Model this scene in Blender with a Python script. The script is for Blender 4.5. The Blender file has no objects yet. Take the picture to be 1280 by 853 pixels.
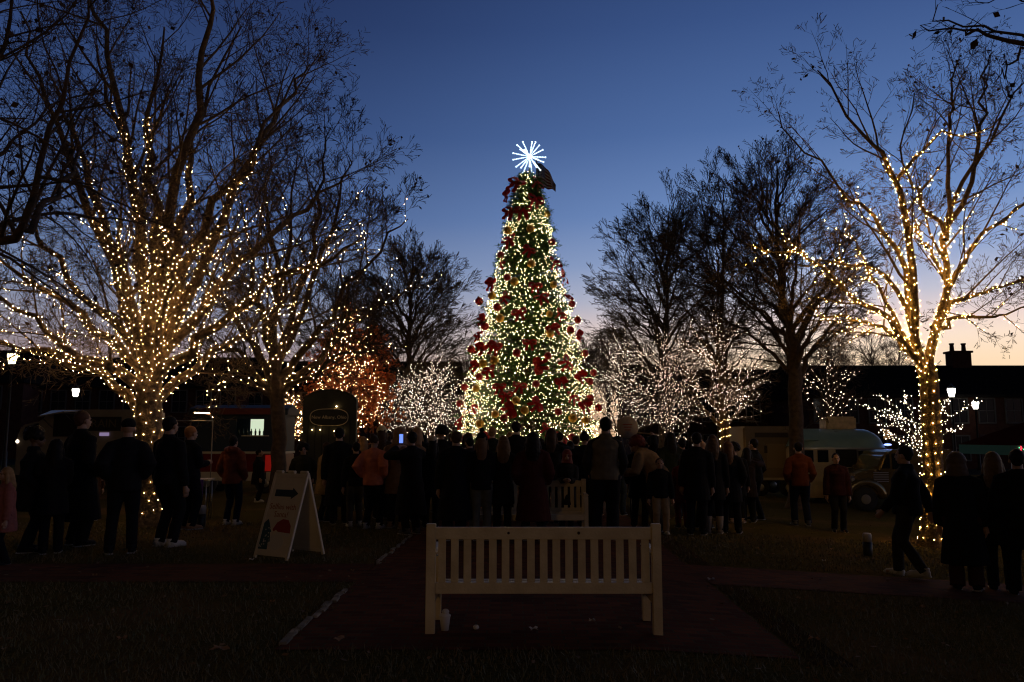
import bpy, bmesh, math, random
import numpy as np
from mathutils import Vector, Matrix, noise

# ------------------------------------------------------------------ camera
CAM_H = 1.55
FPX = 995.0
PITCH = math.atan(119.0 / FPX)
scn = bpy.context.scene
col = scn.collection
cd = bpy.data.cameras.new("camera")
cam = bpy.data.objects.new("camera", cd)
col.objects.link(cam)
cam.location = (0, 0, CAM_H)
cam.rotation_euler = (math.pi / 2 + PITCH, 0, 0)
cd.sensor_width = 36
cd.lens = FPX / 1280 * 36
cd.clip_start = 0.05
cd.clip_end = 2000
scn.camera = cam
CP, SP = math.cos(PITCH), math.sin(PITCH)

def gz(x):
    "terrain height: level lawn that falls gently to the right"
    return -0.06 * min(max(x - 1.0, 0.0), 9.0)

def ray(px, py):
    a = (px - 640) / FPX
    b = (426.5 - py) / FPX
    return a, CP - b * SP, SP + b * CP

def at(px, py, Y):
    "world point seen at photo pixel (px, py) at distance Y ahead of the camera"
    a, dy, dz = ray(px, py)
    t = Y / dy
    return np.array((a * t, Y, CAM_H + dz * t))

def onground(px, py):
    a, dy, dz = ray(px, py)
    z = 0.0
    for _ in range(30):
        t = (z - CAM_H) / dz
        z = gz(a * t)
    return np.array((a * t, dy * t, z))

def gp(px, Y):
    "ground point below pixel column px at distance Y"
    x = at(px, 545, Y)[0]
    return np.array((x, Y, gz(x)))

# ------------------------------------------------------------------ tagging
def tag(o, label=None, cat=None, group=None, kind=None):
    if label: o["label"] = label
    if cat: o["category"] = cat
    if group: o["group"] = group
    if kind: o["kind"] = kind
    return o

def empty(name, loc=(0, 0, 0), rz=0.0, label=None, cat=None, group=None):
    o = bpy.data.objects.new(name, None)
    o.empty_display_size = 0.2
    col.objects.link(o)
    o.location = loc
    o.rotation_euler = (0, 0, rz)
    return tag(o, label, cat, group)

def link(name, me, mats=None, parent=None, loc=None, rot=None):
    o = bpy.data.objects.new(name, me)
    col.objects.link(o)
    if parent is not None: o.parent = parent
    if loc is not None: o.location = loc
    if rot is not None: o.rotation_euler = rot
    if mats is not None:
        if not isinstance(mats, (list, tuple)): mats = [mats]
        if len(me.materials) == 0:
            for m in mats: me.materials.append(m)
        else:
            for i, m in enumerate(mats):
                o.material_slots[i].link = 'OBJECT'
                o.material_slots[i].material = m
    return o

# ------------------------------------------------------------------ materials
MATS = {}
def mat(name, base, rough=0.7, metal=0.0, noise_amt=0.0, nscale=8.0, bump=0.0, bscale=30.0, spec=0.5, c2=None, emit=None, estr=0.0, trans=0.0):
    if name in MATS: return MATS[name]
    m = bpy.data.materials.new(name)
    m.use_nodes = True
    nt = m.node_tree
    b = nt.nodes["Principled BSDF"]
    b.inputs["Base Color"].default_value = (*base, 1)
    b.inputs["Roughness"].default_value = rough
    b.inputs["Metallic"].default_value = metal
    b.inputs["Specular IOR Level"].default_value = spec
    if trans: b.inputs["Transmission Weight"].default_value = trans
    if emit is not None:
        b.inputs["Emission Color"].default_value = (*emit, 1)
        b.inputs["Emission Strength"].default_value = estr
    if noise_amt or c2 is not None:
        tc = nt.nodes.new("ShaderNodeTexCoord")
        n = nt.nodes.new("ShaderNodeTexNoise")
        n.inputs["Scale"].default_value = nscale
        n.inputs["Detail"].default_value = 5
        nt.links.new(tc.outputs["Object"], n.inputs["Vector"])
        cr = nt.nodes.new("ShaderNodeValToRGB")
        cr.color_ramp.elements[0].position = 0.35
        cr.color_ramp.elements[1].position = 0.65
        k = 1 - noise_amt
        d = c2 if c2 is not None else tuple(v * k for v in base)
        cr.color_ramp.elements[0].color = (*d, 1)
        cr.color_ramp.elements[1].color = (*base, 1)
        nt.links.new(n.outputs["Fac"], cr.inputs["Fac"])
        nt.links.new(cr.outputs["Color"], b.inputs["Base Color"])
    if bump:
        tc = nt.nodes.new("ShaderNodeTexCoord")
        n = nt.nodes.new("ShaderNodeTexNoise")
        n.inputs["Scale"].default_value = bscale
        n.inputs["Detail"].default_value = 4
        nt.links.new(tc.outputs["Object"], n.inputs["Vector"])
        bp = nt.nodes.new("ShaderNodeBump")
        bp.inputs["Strength"].default_value = bump
        bp.inputs["Distance"].default_value = 0.02
        nt.links.new(n.outputs["Fac"], bp.inputs["Height"])
        nt.links.new(bp.outputs["Normal"], b.inputs["Normal"])
    MATS[name] = m
    return m

def glow(name, c, s, sampling='AUTO'):
    if name in MATS: return MATS[name]
    m = bpy.data.materials.new(name)
    m.use_nodes = True
    nt = m.node_tree
    nt.nodes.clear()
    e = nt.nodes.new("ShaderNodeEmission")
    e.inputs["Color"].default_value = (*c, 1)
    e.inputs["Strength"].default_value = s
    o = nt.nodes.new("ShaderNodeOutputMaterial")
    nt.links.new(e.outputs[0], o.inputs[0])
    m.cycles.emission_sampling = sampling
    MATS[name] = m
    return m

# ------------------------------------------------------------------ mesh builder
class MB:
    def __init__(s):
        s.bm = bmesh.new()
    def _add(s, verts, faces, mi=0, smooth=False):
        vs = [s.bm.verts.new(v) for v in verts]
        for f in faces:
            try:
                fc = s.bm.faces.new([vs[i] for i in f]); fc.material_index = mi; fc.smooth = smooth
            except ValueError: pass
        return vs
    def box(s, c, d, mi=0, rz=0.0, M=None):
        x, y, z = (v / 2 for v in d)
        R = Matrix.Rotation(rz, 3, 'Z') if M is None else M
        vv = [R @ Vector((a * x, b * y, e * z)) + Vector(c) for e in (-1, 1) for a, b in ((-1, -1), (1, -1), (1, 1), (-1, 1))]
        s._add(vv, [(3, 2, 1, 0), (4, 5, 6, 7), (0, 1, 5, 4), (1, 2, 6, 5), (2, 3, 7, 6), (3, 0, 4, 7)], mi)
        return s
    def tube(s, pts, rs, n=8, mi=0, cap=True, smooth=True):
        pts = [Vector(p) for p in pts]
        if not hasattr(rs, '__len__'): rs = [rs] * len(pts)
        rings = []
        up = None
        for i, p in enumerate(pts):
            t = (pts[min(i + 1, len(pts) - 1)] - pts[max(i - 1, 0)])
            t = t.normalized() if t.length > 1e-9 else Vector((0, 0, 1))
            if up is None:
                up = Vector((0, 0, 1)) if abs(t.z) < 0.9 else Vector((1, 0, 0))
            u = t.cross(up)
            if u.length < 1e-6: u = t.cross(Vector((0, 1, 0)))
            u.normalize(); v = u.cross(t).normalized(); up = v
            rings.append([p + (u * math.cos(2 * math.pi * k / n) + v * math.sin(2 * math.pi * k / n)) * rs[i] for k in range(n)])
        vv = [q for r in rings for q in r]
        ff = []
        for i in range(len(pts) - 1):
            for k in range(n):
                ff.append((i * n + k, i * n + (k + 1) % n, (i + 1) * n + (k + 1) % n, (i + 1) * n + k))
        if cap:
            ff.append(tuple(reversed(range(n)))); ff.append(tuple((len(pts) - 1) * n + k for k in range(n)))
        s._add(vv, ff, mi, smooth)
        return s
    def ell(s, c, r, nu=16, nv=10, mi=0, M=None):
        if not hasattr(r, '__len__'): r = (r, r, r)
        R = Matrix.Identity(3) if M is None else M
        C = Vector(c)
        vv = [C + R @ Vector((0, 0, -r[2]))]
        for j in range(1, nv):
            a = -math.pi / 2 + math.pi * j / nv
            for i in range(nu):
                b = 2 * math.pi * i / nu
                vv.append(C + R @ Vector((r[0] * math.cos(a) * math.cos(b), r[1] * math.cos(a) * math.sin(b), r[2] * math.sin(a))))
        vv.append(C + R @ Vector((0, 0, r[2])))
        ff = []
        for i in range(nu):
            ff.append((0, 1 + (i + 1) % nu, 1 + i))
            ff.append((len(vv) - 1, 1 + (nv - 2) * nu + i, 1 + (nv - 2) * nu + (i + 1) % nu))
        for j in range(nv - 2):
            for i in range(nu):
                a = 1 + j * nu
                ff.append((a + i, a + (i + 1) % nu, a + nu + (i + 1) % nu, a + nu + i))
        s._add(vv, ff, mi, True)
        return s
    def prism(s, outline, axis_pts, mi=0, smooth=False):
        "outline: list of 2D (u,v); axis_pts: function (u,v,side)->Vector, side 0/1"
        n = len(outline)
        a = [Vector(axis_pts(u, v, 0)) for u, v in outline]
        b = [Vector(axis_pts(u, v, 1)) for u, v in outline]
        ff = [tuple(range(n)), tuple(reversed(range(n, 2 * n)))]
        ff += [((k + 1) % n, k, n + k, n + (k + 1) % n) for k in range(n)]
        s._add(a + b, ff, mi, smooth)
        return s
    def lathe(s, prof, n=16, c=(0, 0, 0), mi=0, smooth=True):
        vv = []
        for r, z in prof:
            for k in range(n):
                a = 2 * math.pi * k / n
                vv.append((c[0] + r * math.cos(a), c[1] + r * math.sin(a), c[2] + z))
        ff = []
        for i in range(len(prof) - 1):
            for k in range(n):
                ff.append((i * n + k, i * n + (k + 1) % n, (i + 1) * n + (k + 1) % n, (i + 1) * n + k))
        ff.append(tuple(reversed(range(n)))); ff.append(tuple((len(prof) - 1) * n + k for k in range(n)))
        s._add(vv, ff, mi, smooth)
        return s
    def build(s, name, mats, parent=None, bevel=0.0, loc=None):
        bmesh.ops.recalc_face_normals(s.bm, faces=s.bm.faces)
        if bevel:
            bmesh.ops.bevel(s.bm, geom=list(s.bm.edges), offset=bevel, segments=2, affect='EDGES', clamp_overlap=True)
        me = bpy.data.meshes.new(name)
        s.bm.to_mesh(me); s.bm.free()
        return link(name, me, mats, parent, loc)

def text_mesh(name, body, size, m, parent, loc, rot, extrude=0.003, align='CENTER'):
    cu = bpy.data.curves.new(name, 'FONT')
    cu.body = body; cu.size = size; cu.extrude = extrude; cu.align_x = align; cu.align_y = 'CENTER'
    cu.resolution_u = 3
    o = bpy.data.objects.new(name, cu)
    col.objects.link(o)
    dg = bpy.context.evaluated_depsgraph_get()
    me = bpy.data.meshes.new_from_object(o.evaluated_get(dg))
    bpy.data.objects.remove(o)
    me.materials.clear()
    return link(name, me, m, parent, loc, rot)

def np_mesh(name, V, F, mi=None, smooth=False):
    "V (n,3), F (m,k) all same size"
    me = bpy.data.meshes.new(name)
    k = F.shape[1]
    me.vertices.add(len(V)); me.vertices.foreach_set("co", V.astype(np.float32).ravel())
    me.loops.add(F.size); me.loops.foreach_set("vertex_index", F.astype(np.int32).ravel())
    me.polygons.add(len(F)); me.polygons.foreach_set("loop_start", np.arange(0, F.size, k, dtype=np.int32))
    me.polygons.foreach_set("loop_total", np.full(len(F), k, dtype=np.int32))
    if mi is not None: me.polygons.foreach_set("material_index", mi.astype(np.int32))
    if smooth: me.polygons.foreach_set("use_smooth", np.ones(len(F), dtype=bool))
    me.update(calc_edges=True)
    return me
# ------------------------------------------------------------------ vegetation
def tubes_np(P, R, n):
    "P (N,S,3), R (N,S) -> verts, quads"
    N, S, _ = P.shape
    T = np.empty_like(P)
    T[:, 1:-1] = P[:, 2:] - P[:, :-2]; T[:, 0] = P[:, 1] - P[:, 0]; T[:, -1] = P[:, -1] - P[:, -2]
    T /= np.linalg.norm(T, axis=2, keepdims=True) + 1e-9
    ref = np.zeros_like(T); ref[..., 0] = 1
    flip = np.abs(T[:, :1, 0]) > 0.8
    ref = np.where(flip[..., None], np.array([0, 1.0, 0]), np.array([1.0, 0, 0])) + 0 * T
    U = np.cross(T, ref); U /= np.linalg.norm(U, axis=2, keepdims=True) + 1e-9
    W = np.cross(T, U)
    a = 2 * np.pi * np.arange(n) / n
    V = P[:, :, None, :] + R[:, :, None, None] * (U[:, :, None, :] * np.cos(a)[None, None, :, None] + W[:, :, None, :] * np.sin(a)[None, None, :, None])
    V = V.reshape(-1, 3)
    i = np.arange(N)[:, None, None] * S * n; j = np.arange(S - 1)[None, :, None] * n; k = np.arange(n)[None, None, :]
    b = i + j
    F = np.stack([b + k, b + (k + 1) % n, b + n + (k + 1) % n, b + n + k], axis=-1).reshape(-1, 4)
    return V, F

def resample(pts, rad, S, rng, jit=0.0):
    "smooth polyline (list of 3-vectors) to S points (Catmull-Rom like)"
    P = np.array(pts, float)
    k = len(P)
    t = np.linspace(0, k - 1, S)
    i = np.clip(t.astype(int), 0, k - 2); f = t - i
    Pm = P[np.clip(i - 1, 0, k - 1)]; P0 = P[i]; P1 = P[i + 1]; P2 = P[np.clip(i + 2, 0, k - 1)]
    f = f[:, None]
    Q = 0.5 * ((2 * P0) + (-Pm + P1) * f + (2 * Pm - 5 * P0 + 4 * P1 - P2) * f**2 + (-Pm + 3 * P0 - 3 * P1 + P2) * f**3)
    if jit:
        J = rng.normal(0, jit, Q.shape); J[0] = 0
        Q += J
    r = rad[0] + (rad[1] - rad[0]) * np.linspace(0, 1, S) ** 0.75
    return Q, r

def children(P, R, rng, n, length, ang, tmin, upbias, segs, wiggle, r_ratio=0.55, outc=None, tip=0.25):
    "P (N,S,3): n children on each parent polyline. returns child P, R"
    N, S, _ = P.shape
    t = tmin + (1 - tmin) * (np.arange(n)[None, :] + rng.random((N, n))) / n
    t = np.clip(t, 0, 0.999)
    x = t * (S - 1); i = x.astype(int); f = (x - i)[..., None]
    idx = np.arange(N)[:, None]
    P0 = P[idx, i] * (1 - f) + P[idx, i + 1] * f
    D = P[idx, i + 1] - P[idx, i]; D /= np.linalg.norm(D, axis=-1, keepdims=True) + 1e-9
    r0 = (R[idx, i] * (1 - f[..., 0]) + R[idx, i + 1] * f[..., 0])
    rnd = rng.normal(size=D.shape)
    perp = rnd - (rnd * D).sum(-1, keepdims=True) * D
    perp /= np.linalg.norm(perp, axis=-1, keepdims=True) + 1e-9
    a = np.radians(ang) * (0.7 + 0.6 * rng.random(t.shape))[..., None]
    d = D * np.cos(a) + perp * np.sin(a)
    d[..., 2] += upbias
    if outc is not None:
        o = P0 - outc; o[..., 2] *= 0.3; o /= np.linalg.norm(o, axis=-1, keepdims=True) + 1e-9
        d += 0.3 * o
    d /= np.linalg.norm(d, axis=-1, keepdims=True) + 1e-9
    plen = np.linalg.norm(P[:, 1:] - P[:, :-1], axis=2).sum(1)[:, None]
    L = length * (plen ** 0.5) * (1 - 0.55 * t) * (0.6 + 0.7 * rng.random(t.shape))
    M = N * n
    P0 = P0.reshape(M, 3); d = d.reshape(M, 3); L = L.reshape(M); r0 = r0.reshape(M)
    dirs = d[:, None, :] + np.cumsum(rng.normal(0, wiggle, (M, segs, 3)), axis=1)
    dirs[..., 2] += upbias * 0.6 * np.arange(segs)[None, :] / segs
    dirs /= np.linalg.norm(dirs, axis=-1, keepdims=True) + 1e-9
    steps = dirs * (L / segs)[:, None, None]
    Q = np.concatenate([P0[:, None, :], P0[:, None, :] + np.cumsum(steps, axis=1)], axis=1)
    rr = np.minimum(r0 * r_ratio, 0.012 * L + 0.003)
    RR = rr[:, None] * (1 - (1 - tip) * np.linspace(0, 1, segs + 1))[None, :]
    return Q, RR

OCT_V = np.array([(1, 0, 0), (-1, 0, 0), (0, 1, 0), (0, -1, 0), (0, 0, 1.25), (0, 0, -1.25)], float)
OCT_F = np.array([(0, 2, 4), (2, 1, 4), (1, 3, 4), (3, 0, 4), (2, 0, 5), (1, 2, 5), (3, 1, 5), (0, 3, 5)])
def bulbs(name, P, r, m, parent, rng=None, wires=None):
    P = np.asarray(P, float)
    N = len(P)
    rr = r * (np.ones(N) if rng is None else (0.6 + 0.75 * rng.random(N)))
    V = (P[:, None, :] + OCT_V[None] * rr[:, None, None]).reshape(-1, 3)
    F = (OCT_F[None] + 6 * np.arange(N)[:, None, None]).reshape(-1, 3)
    if not wires: return link(name, np_mesh(name, V, F), m, parent)
    VV, FF, off = [V], [F], len(V)
    for w_ in wires:
        if len(w_) < 3: continue
        v, f = tubes_np(np.array(w_)[None], np.full((1, len(w_)), .0022), 3)
        f3 = np.concatenate([f[:, [0, 1, 2]], f[:, [0, 2, 3]]])
        VV.append(v); FF.append(f3 + off); off += len(v)
    nf = len(F); V = np.concatenate(VV); F = np.concatenate(FF)
    mi = np.ones(len(F)); mi[:nf] = 0
    return link(name, np_mesh(name, V, F, mi), [m, WIRE], parent)

def wrap_points(Q, R, rng, f0, f1, pitch, spacing, off=0.012, loose=0.0):
    "points along a helix wound round polyline Q (S,3), radii R, between fractions f0..f1"
    seg = np.linalg.norm(Q[1:] - Q[:-1], axis=1); cum = np.concatenate([[0], np.cumsum(seg)]); L = cum[-1]
    s = f0 * L; ph = rng.random() * 6.28; out = []; wire = []
    while s < f1 * L:
        i = int(np.clip(np.searchsorted(cum, s) - 1, 0, len(seg) - 1)); f = (s - cum[i]) / max(seg[i], 1e-6)
        p = Q[i] * (1 - f) + Q[i + 1] * f; r = R[i] * (1 - f) + R[i + 1] * f + off
        T = (Q[i + 1] - Q[i]) / max(seg[i], 1e-6)
        u = np.cross(T, (0.3, 1, 0.2)); u /= np.linalg.norm(u) + 1e-9; w = np.cross(T, u)
        q = p + r * (u * math.cos(ph) + w * math.sin(ph))
        wire.append(q)
        out.append(q + rng.normal(0, 0.008 + loose, 3))
        circ = 2 * math.pi * r
        adv = spacing / math.hypot(1, circ / pitch)
        s += adv * (0.75 + 0.5 * rng.random()); ph += 2 * math.pi * adv / pitch
    return out, wire

def leaves_np(P, rng, size):
    N = len(P)
    a = rng.normal(size=(N, 3)); a /= np.linalg.norm(a, axis=1, keepdims=True)
    b = rng.normal(size=(N, 3)); b -= (a * b).sum(1, keepdims=True) * a; b /= np.linalg.norm(b, axis=1, keepdims=True)
    s = size * (0.6 + 0.8 * rng.random((N, 1)))
    V = np.stack([P, P + a * s * 0.55 + b * s * 0.35, P + a * s * 1.1, P + a * s * 0.5 - b * s * 0.38], axis=1)
    return V.reshape(-1, 3), np.arange(N * 4).reshape(N, 4)

BARK = mat("bark", (0.22, 0.14, 0.07), 0.9, c2=(0.10, 0.065, 0.03), nscale=14, bump=0.8, bscale=40)
BARKDARK = mat("dark_bark", (0.10, 0.065, 0.042), 0.95, c2=(0.05, 0.035, 0.024), nscale=10, bump=0.6, bscale=30)
DRYLEAF = mat("dry_leaf", (0.09, 0.045, 0.02), 0.8, noise_amt=0.5, nscale=3)
WIRE = mat("wire", (0.02, 0.03, 0.02), 0.6)
WARM = (1.0, 0.62, 0.26)

def make_tree(name, base, trunk, limbs, lvls, seed, label, group=None, m=None, leaf=0.0, leafsize=0.05, leafm=None, cat='tree', lights=None, outc=None):
    """trunk: (pts, (r0,r1)); limbs: list of (pts, (r0,r1), lit_fraction); lvls: list of dict for successive child levels.
    lights: dict(pitch, spacing, r, mat, lvl=.. extra lights on level-1 branches)"""
    rng = np.random.default_rng(seed)
    m = m or BARKDARK
    base = np.array(base, float)
    root = empty(name, tuple(base), 0, label, cat, group)
    tq, tr = resample(trunk[0], trunk[1], 14, rng, 0.012)
    tr[0] *= 1.45; tr[1] *= 1.12
    # a few shallow flutes on the trunk
    V, F = tubes_np((tq - base)[None], tr[None], 14)
    fl = 1 + 0.06 * np.sin(np.arange(14) * 2 * np.pi / 14 * 5)
    V = V.reshape(14, 14, 3); c = (tq - base)[:, None, :]; V = (c + (V - c) * fl[None, :, None]).reshape(-1, 3)
    link("trunk", np_mesh("trunk", V, F, smooth=True), m, root)
    S = 14
    LP, LR = [], []
    for pts, rad, lit in limbs:
        q, r = resample(pts, rad, S, rng, lights.get('jit', .025) if lights else .03)
        LP.append(q); LR.append(r)
    LP = np.array(LP); LR = np.array(LR)
    vs, fs, off = [], [], 0
    def put(P, R, n):
        nonlocal off
        V, F = tubes_np(P - base, R, n)
        vs.append(V); fs.append(F + off); off += len(V)
    put(LP, LR, 9)
    P, R = LP, LR
    lv1 = None
    for li, lv in enumerate(lvls):
        P, R = children(P, R, rng, lv['n'], lv['len'], lv.get('ang', 42), lv.get('tmin', 0.2), lv.get('up', 0.15), lv.get('segs', 4), lv.get('wig', 0.12), lv.get('rr', 0.55), outc=outc)
        if 'rmin' in lv: R = np.maximum(R, lv['rmin'])
        if li == 0: lv1 = (P, R)
        put(P, R, lv.get('sides', 3))
    V = np.concatenate(vs); F = np.concatenate(fs)
    mats = [m]; mi = None
    if leaf > 0:
        tips = P[:, 1:].reshape(-1, 3)
        tips = tips[rng.random(len(tips)) < leaf]
        lV, lF = leaves_np(tips - base, rng, leafsize)
        mi = np.concatenate([np.zeros(len(F)), np.ones(len(lF))])
        V = np.concatenate([V, lV]); F = np.concatenate([F, lF + off])
        mats = [m, leafm or DRYLEAF]
    link("crown", np_mesh("crown", V, F, mi), mats, root)
    if lights:
        pts = []; wires = []
        if lights.get('trunk', True):
            o, w = wrap_points(tq, tr, rng, lights.get('t0', 0.03), 1.0, lights['pitch'] * lights.get('tp', 1.2), lights['spacing'] * lights.get('ts', 1.5))
            if 'tmat' in lights:
                bulbs("trunk_light_string", np.array(o) - base, lights['r'], lights['tmat'], root, rng, [np.array(w) - base])
            else:
                pts += o; wires.append(w)
        for q, r, (a, b, lit) in zip(LP, LR, limbs):
            if lit > 0:
                o, w = wrap_points(q, r, rng, 0, lit, lights['pitch'], lights['spacing'], loose=0.01)
                pts += o; wires.append(w)
        k = lights.get('lvl', 0)
        if k:
            ok = rng.random(len(lv1[0])) < k
            zmax = lights.get('zmax', 99)
            for q, r in zip(lv1[0][ok], lv1[1][ok]):
                if q[0, 2] > zmax: continue
                o, w = wrap_points(q, r, rng, 0, lights.get('lvlf', 0.8), lights['pitch'], lights['spacing'] * 1.2, loose=0.015)
                pts += o; wires.append(w)
        pts = np.array(pts) - base
        b = bulbs("light_string", pts, lights['r'], lights['mat'], root, rng, [np.array(w) - base for w in wires if len(w) > 2])
        root["n_bulbs"] = len(pts)
    return root

def fan_limbs(top, c, rx, ry, rz, n, rng, r0, lit=0.0, emin=-0.1, start=None):
    "limbs curving from the trunk (below 'top') out to points on a crown ellipsoid"
    out = []
    for k in range(n):
        u = emin + (1 - emin) * ((k + 0.5) / n)
        ph = k * 2.399 + rng.random() * 0.6
        s = math.sqrt(max(0, 1 - u * u))
        q = 0.78 + 0.2 * rng.random()
        e = np.array((c[0] + rx * s * math.cos(ph) * q, c[1] + ry * s * math.sin(ph) * q, c[2] + rz * u * q))
        lead = np.array((c[0], c[1], c[2] + rz * .75))
        f_ = min(.95, max(0, (u - emin) / (1 - emin) * .85 + rng.normal(0, .06)))
        st = np.array(start if start is not None else top) + (lead - np.array(start if start is not None else top)) * f_ ** 1.3
        st[2] -= 0.0
        d = e - st
        mid = st + d * 0.45 + np.array((d[0] * -0.02, d[1] * -0.02, 0.04 * np.linalg.norm(d))) + rng.normal(0, .04 * np.linalg.norm(d), 3)
        out.append(([st, st + (mid - st) * 0.5 + np.array((0, 0, 0.05)), mid, st + d * 0.75 + (0, 0, 0.04), e], (r0 * (0.6 + 0.4 * rng.random()) * (1 - .55 * f_), 0.012), lit))
    return out
# ------------------------------------------------------------------ world: dusk sky
w = bpy.data.worlds.new("World"); scn.world = w; w.use_nodes = True
nt = w.node_tree; nt.nodes.clear()
N, L = nt.nodes.new, nt.links.new
tc = N("ShaderNodeTexCoord")
sep = N("ShaderNodeSeparateXYZ"); L(tc.outputs["Generated"], sep.inputs[0])
def srgb(r, g, b):
    f = lambda v: (v / 255 / 12.92) if v <= 10 else ((v / 255 + 0.055) / 1.055) ** 2.4
    return (f(r), f(g), f(b), 1)
def ramp(stops):
    r = N("ShaderNodeValToRGB"); e = r.color_ramp.elements
    r.color_ramp.interpolation = 'EASE' if False else 'LINEAR'
    while len(e) < len(stops): e.new(0.5)
    for el, (p, c) in zip(e, stops): el.position = p; el.color = c
    L(sep.outputs["Z"], r.inputs["Fac"]); return r
# position = sine of the elevation
west = ramp([(0.0, srgb(248, 198, 150)), (0.085, srgb(255, 224, 188)), (0.112, srgb(253, 228, 206)), (0.135, srgb(236, 214, 208)), (0.165, srgb(194, 194, 210)), (0.21, srgb(146, 166, 206)), (0.27, srgb(110, 140, 192)), (0.36, srgb(80, 110, 164)), (0.47, srgb(58, 84, 136)), (0.56, srgb(44, 66, 112)), (0.66, srgb(14, 17, 24)), (1.0, srgb(5, 6, 8))])
north = ramp([(0.0, srgb(140, 112, 104)), (0.09, srgb(148, 130, 132)), (0.13, srgb(146, 144, 158)), (0.18, srgb(120, 136, 168)), (0.26, srgb(80, 104, 150)), (0.36, srgb(54, 77, 124)), (0.47, srgb(38, 56, 98)), (0.56, srgb(30, 45, 84)), (0.66, srgb(12, 14, 20)), (1.0, srgb(5, 6, 8))])
east = ramp([(0.0, srgb(20, 18, 18)), (0.15, srgb(18, 18, 22)), (0.4, srgb(12, 14, 20)), (1.0, srgb(5, 6, 8))])
def azfac(ax, ay, lo, hi):
    "horizontal closeness to the azimuth (ax, ay)"
    cmb = N("ShaderNodeCombineXYZ"); L(sep.outputs["X"], cmb.inputs[0]); L(sep.outputs["Y"], cmb.inputs[1])
    nrm = N("ShaderNodeVectorMath"); nrm.operation = 'NORMALIZE'; L(cmb.outputs[0], nrm.inputs[0])
    dot = N("ShaderNodeVectorMath"); dot.operation = 'DOT_PRODUCT'; L(nrm.outputs[0], dot.inputs[0]); dot.inputs[1].default_value = (ax, ay, 0)
    mr = N("ShaderNodeMapRange"); mr.interpolation_type = 'SMOOTHSTEP'; L(dot.outputs["Value"], mr.inputs["Value"])
    mr.inputs["From Min"].default_value = lo; mr.inputs["From Max"].default_value = hi
    return mr.outputs["Result"]
AZ = math.radians(42)
fw = azfac(math.sin(AZ), math.cos(AZ), math.cos(math.radians(60)), math.cos(math.radians(5)))
fe = azfac(math.sin(AZ + math.pi), math.cos(AZ + math.pi), -0.25, 0.6)
m1 = N("ShaderNodeMixRGB"); L(fw, m1.inputs[0]); L(north.outputs[0], m1.inputs[1]); L(west.outputs[0], m1.inputs[2])
m2 = N("ShaderNodeMixRGB"); L(fe, m2.inputs[0]); L(m1.outputs[0], m2.inputs[1]); L(east.outputs[0], m2.inputs[2])
bg = N("ShaderNodeBackground"); L(m2.outputs[0], bg.inputs[0]); bg.inputs[1].default_value = 1.0
sky = N("ShaderNodeTexSky"); sky.sky_type = 'NISHITA'; sky.sun_disc = False
sky.sun_elevation = math.radians(-3.5); sky.sun_rotation = AZ
bg2 = N("ShaderNodeBackground"); L(sky.outputs[0], bg2.inputs[0]); bg2.inputs[1].default_value = 0.02
add = N("ShaderNodeAddShader"); L(bg.outputs[0], add.inputs[0]); L(bg2.outputs[0], add.inputs[1])
wo = N("ShaderNodeOutputWorld"); L(add.outputs[0], wo.inputs[0])

vs = scn.view_settings
scn.display_settings.display_device = 'sRGB'
vs.view_transform = 'Standard'; vs.look = 'None'; vs.exposure = 0; vs.gamma = 1; vs.use_curve_mapping = False
cy = scn.cycles
cy.use_denoising = True
try: cy.denoiser = 'OPENIMAGEDENOISE'
except Exception: pass
cy.denoising_input_passes = 'RGB_ALBEDO_NORMAL'
cy.use_light_tree = True
cy.max_bounces = 4; cy.diffuse_bounces = 2; cy.glossy_bounces = 2; cy.transmission_bounces = 3; cy.volume_bounces = 0
cy.sample_clamp_indirect = 2.0
cy.sample_clamp_direct = 0
cy.use_adaptive_sampling = False; cy.adaptive_threshold = 0.02
cy.caustics_reflective = False; cy.caustics_refractive = False
cy.filter_width = 1.15

# ------------------------------------------------------------------ ground
def strip_sheet(name, xs, ys, zoff, m, xf=None, kind='structure'):
    "sheet over columns xs and rows ys that follows gz; xf(x,y) shears x along y"
    xf = xf or (lambda x, y: x)
    V, F = [], []
    for y in ys:
        for x in xs:
            X = xf(x, y); V.append((X, y, gz(X) + zoff))
    n = len(xs)
    for j in range(len(ys) - 1):
        for i in range(n - 1):
            a = j * n + i; F.append((a, a + 1, a + n + 1, a + n))
    o = link(name, np_mesh(name, np.array(V, float), np.array(F)), m)
    return tag(o, kind=kind)

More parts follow.
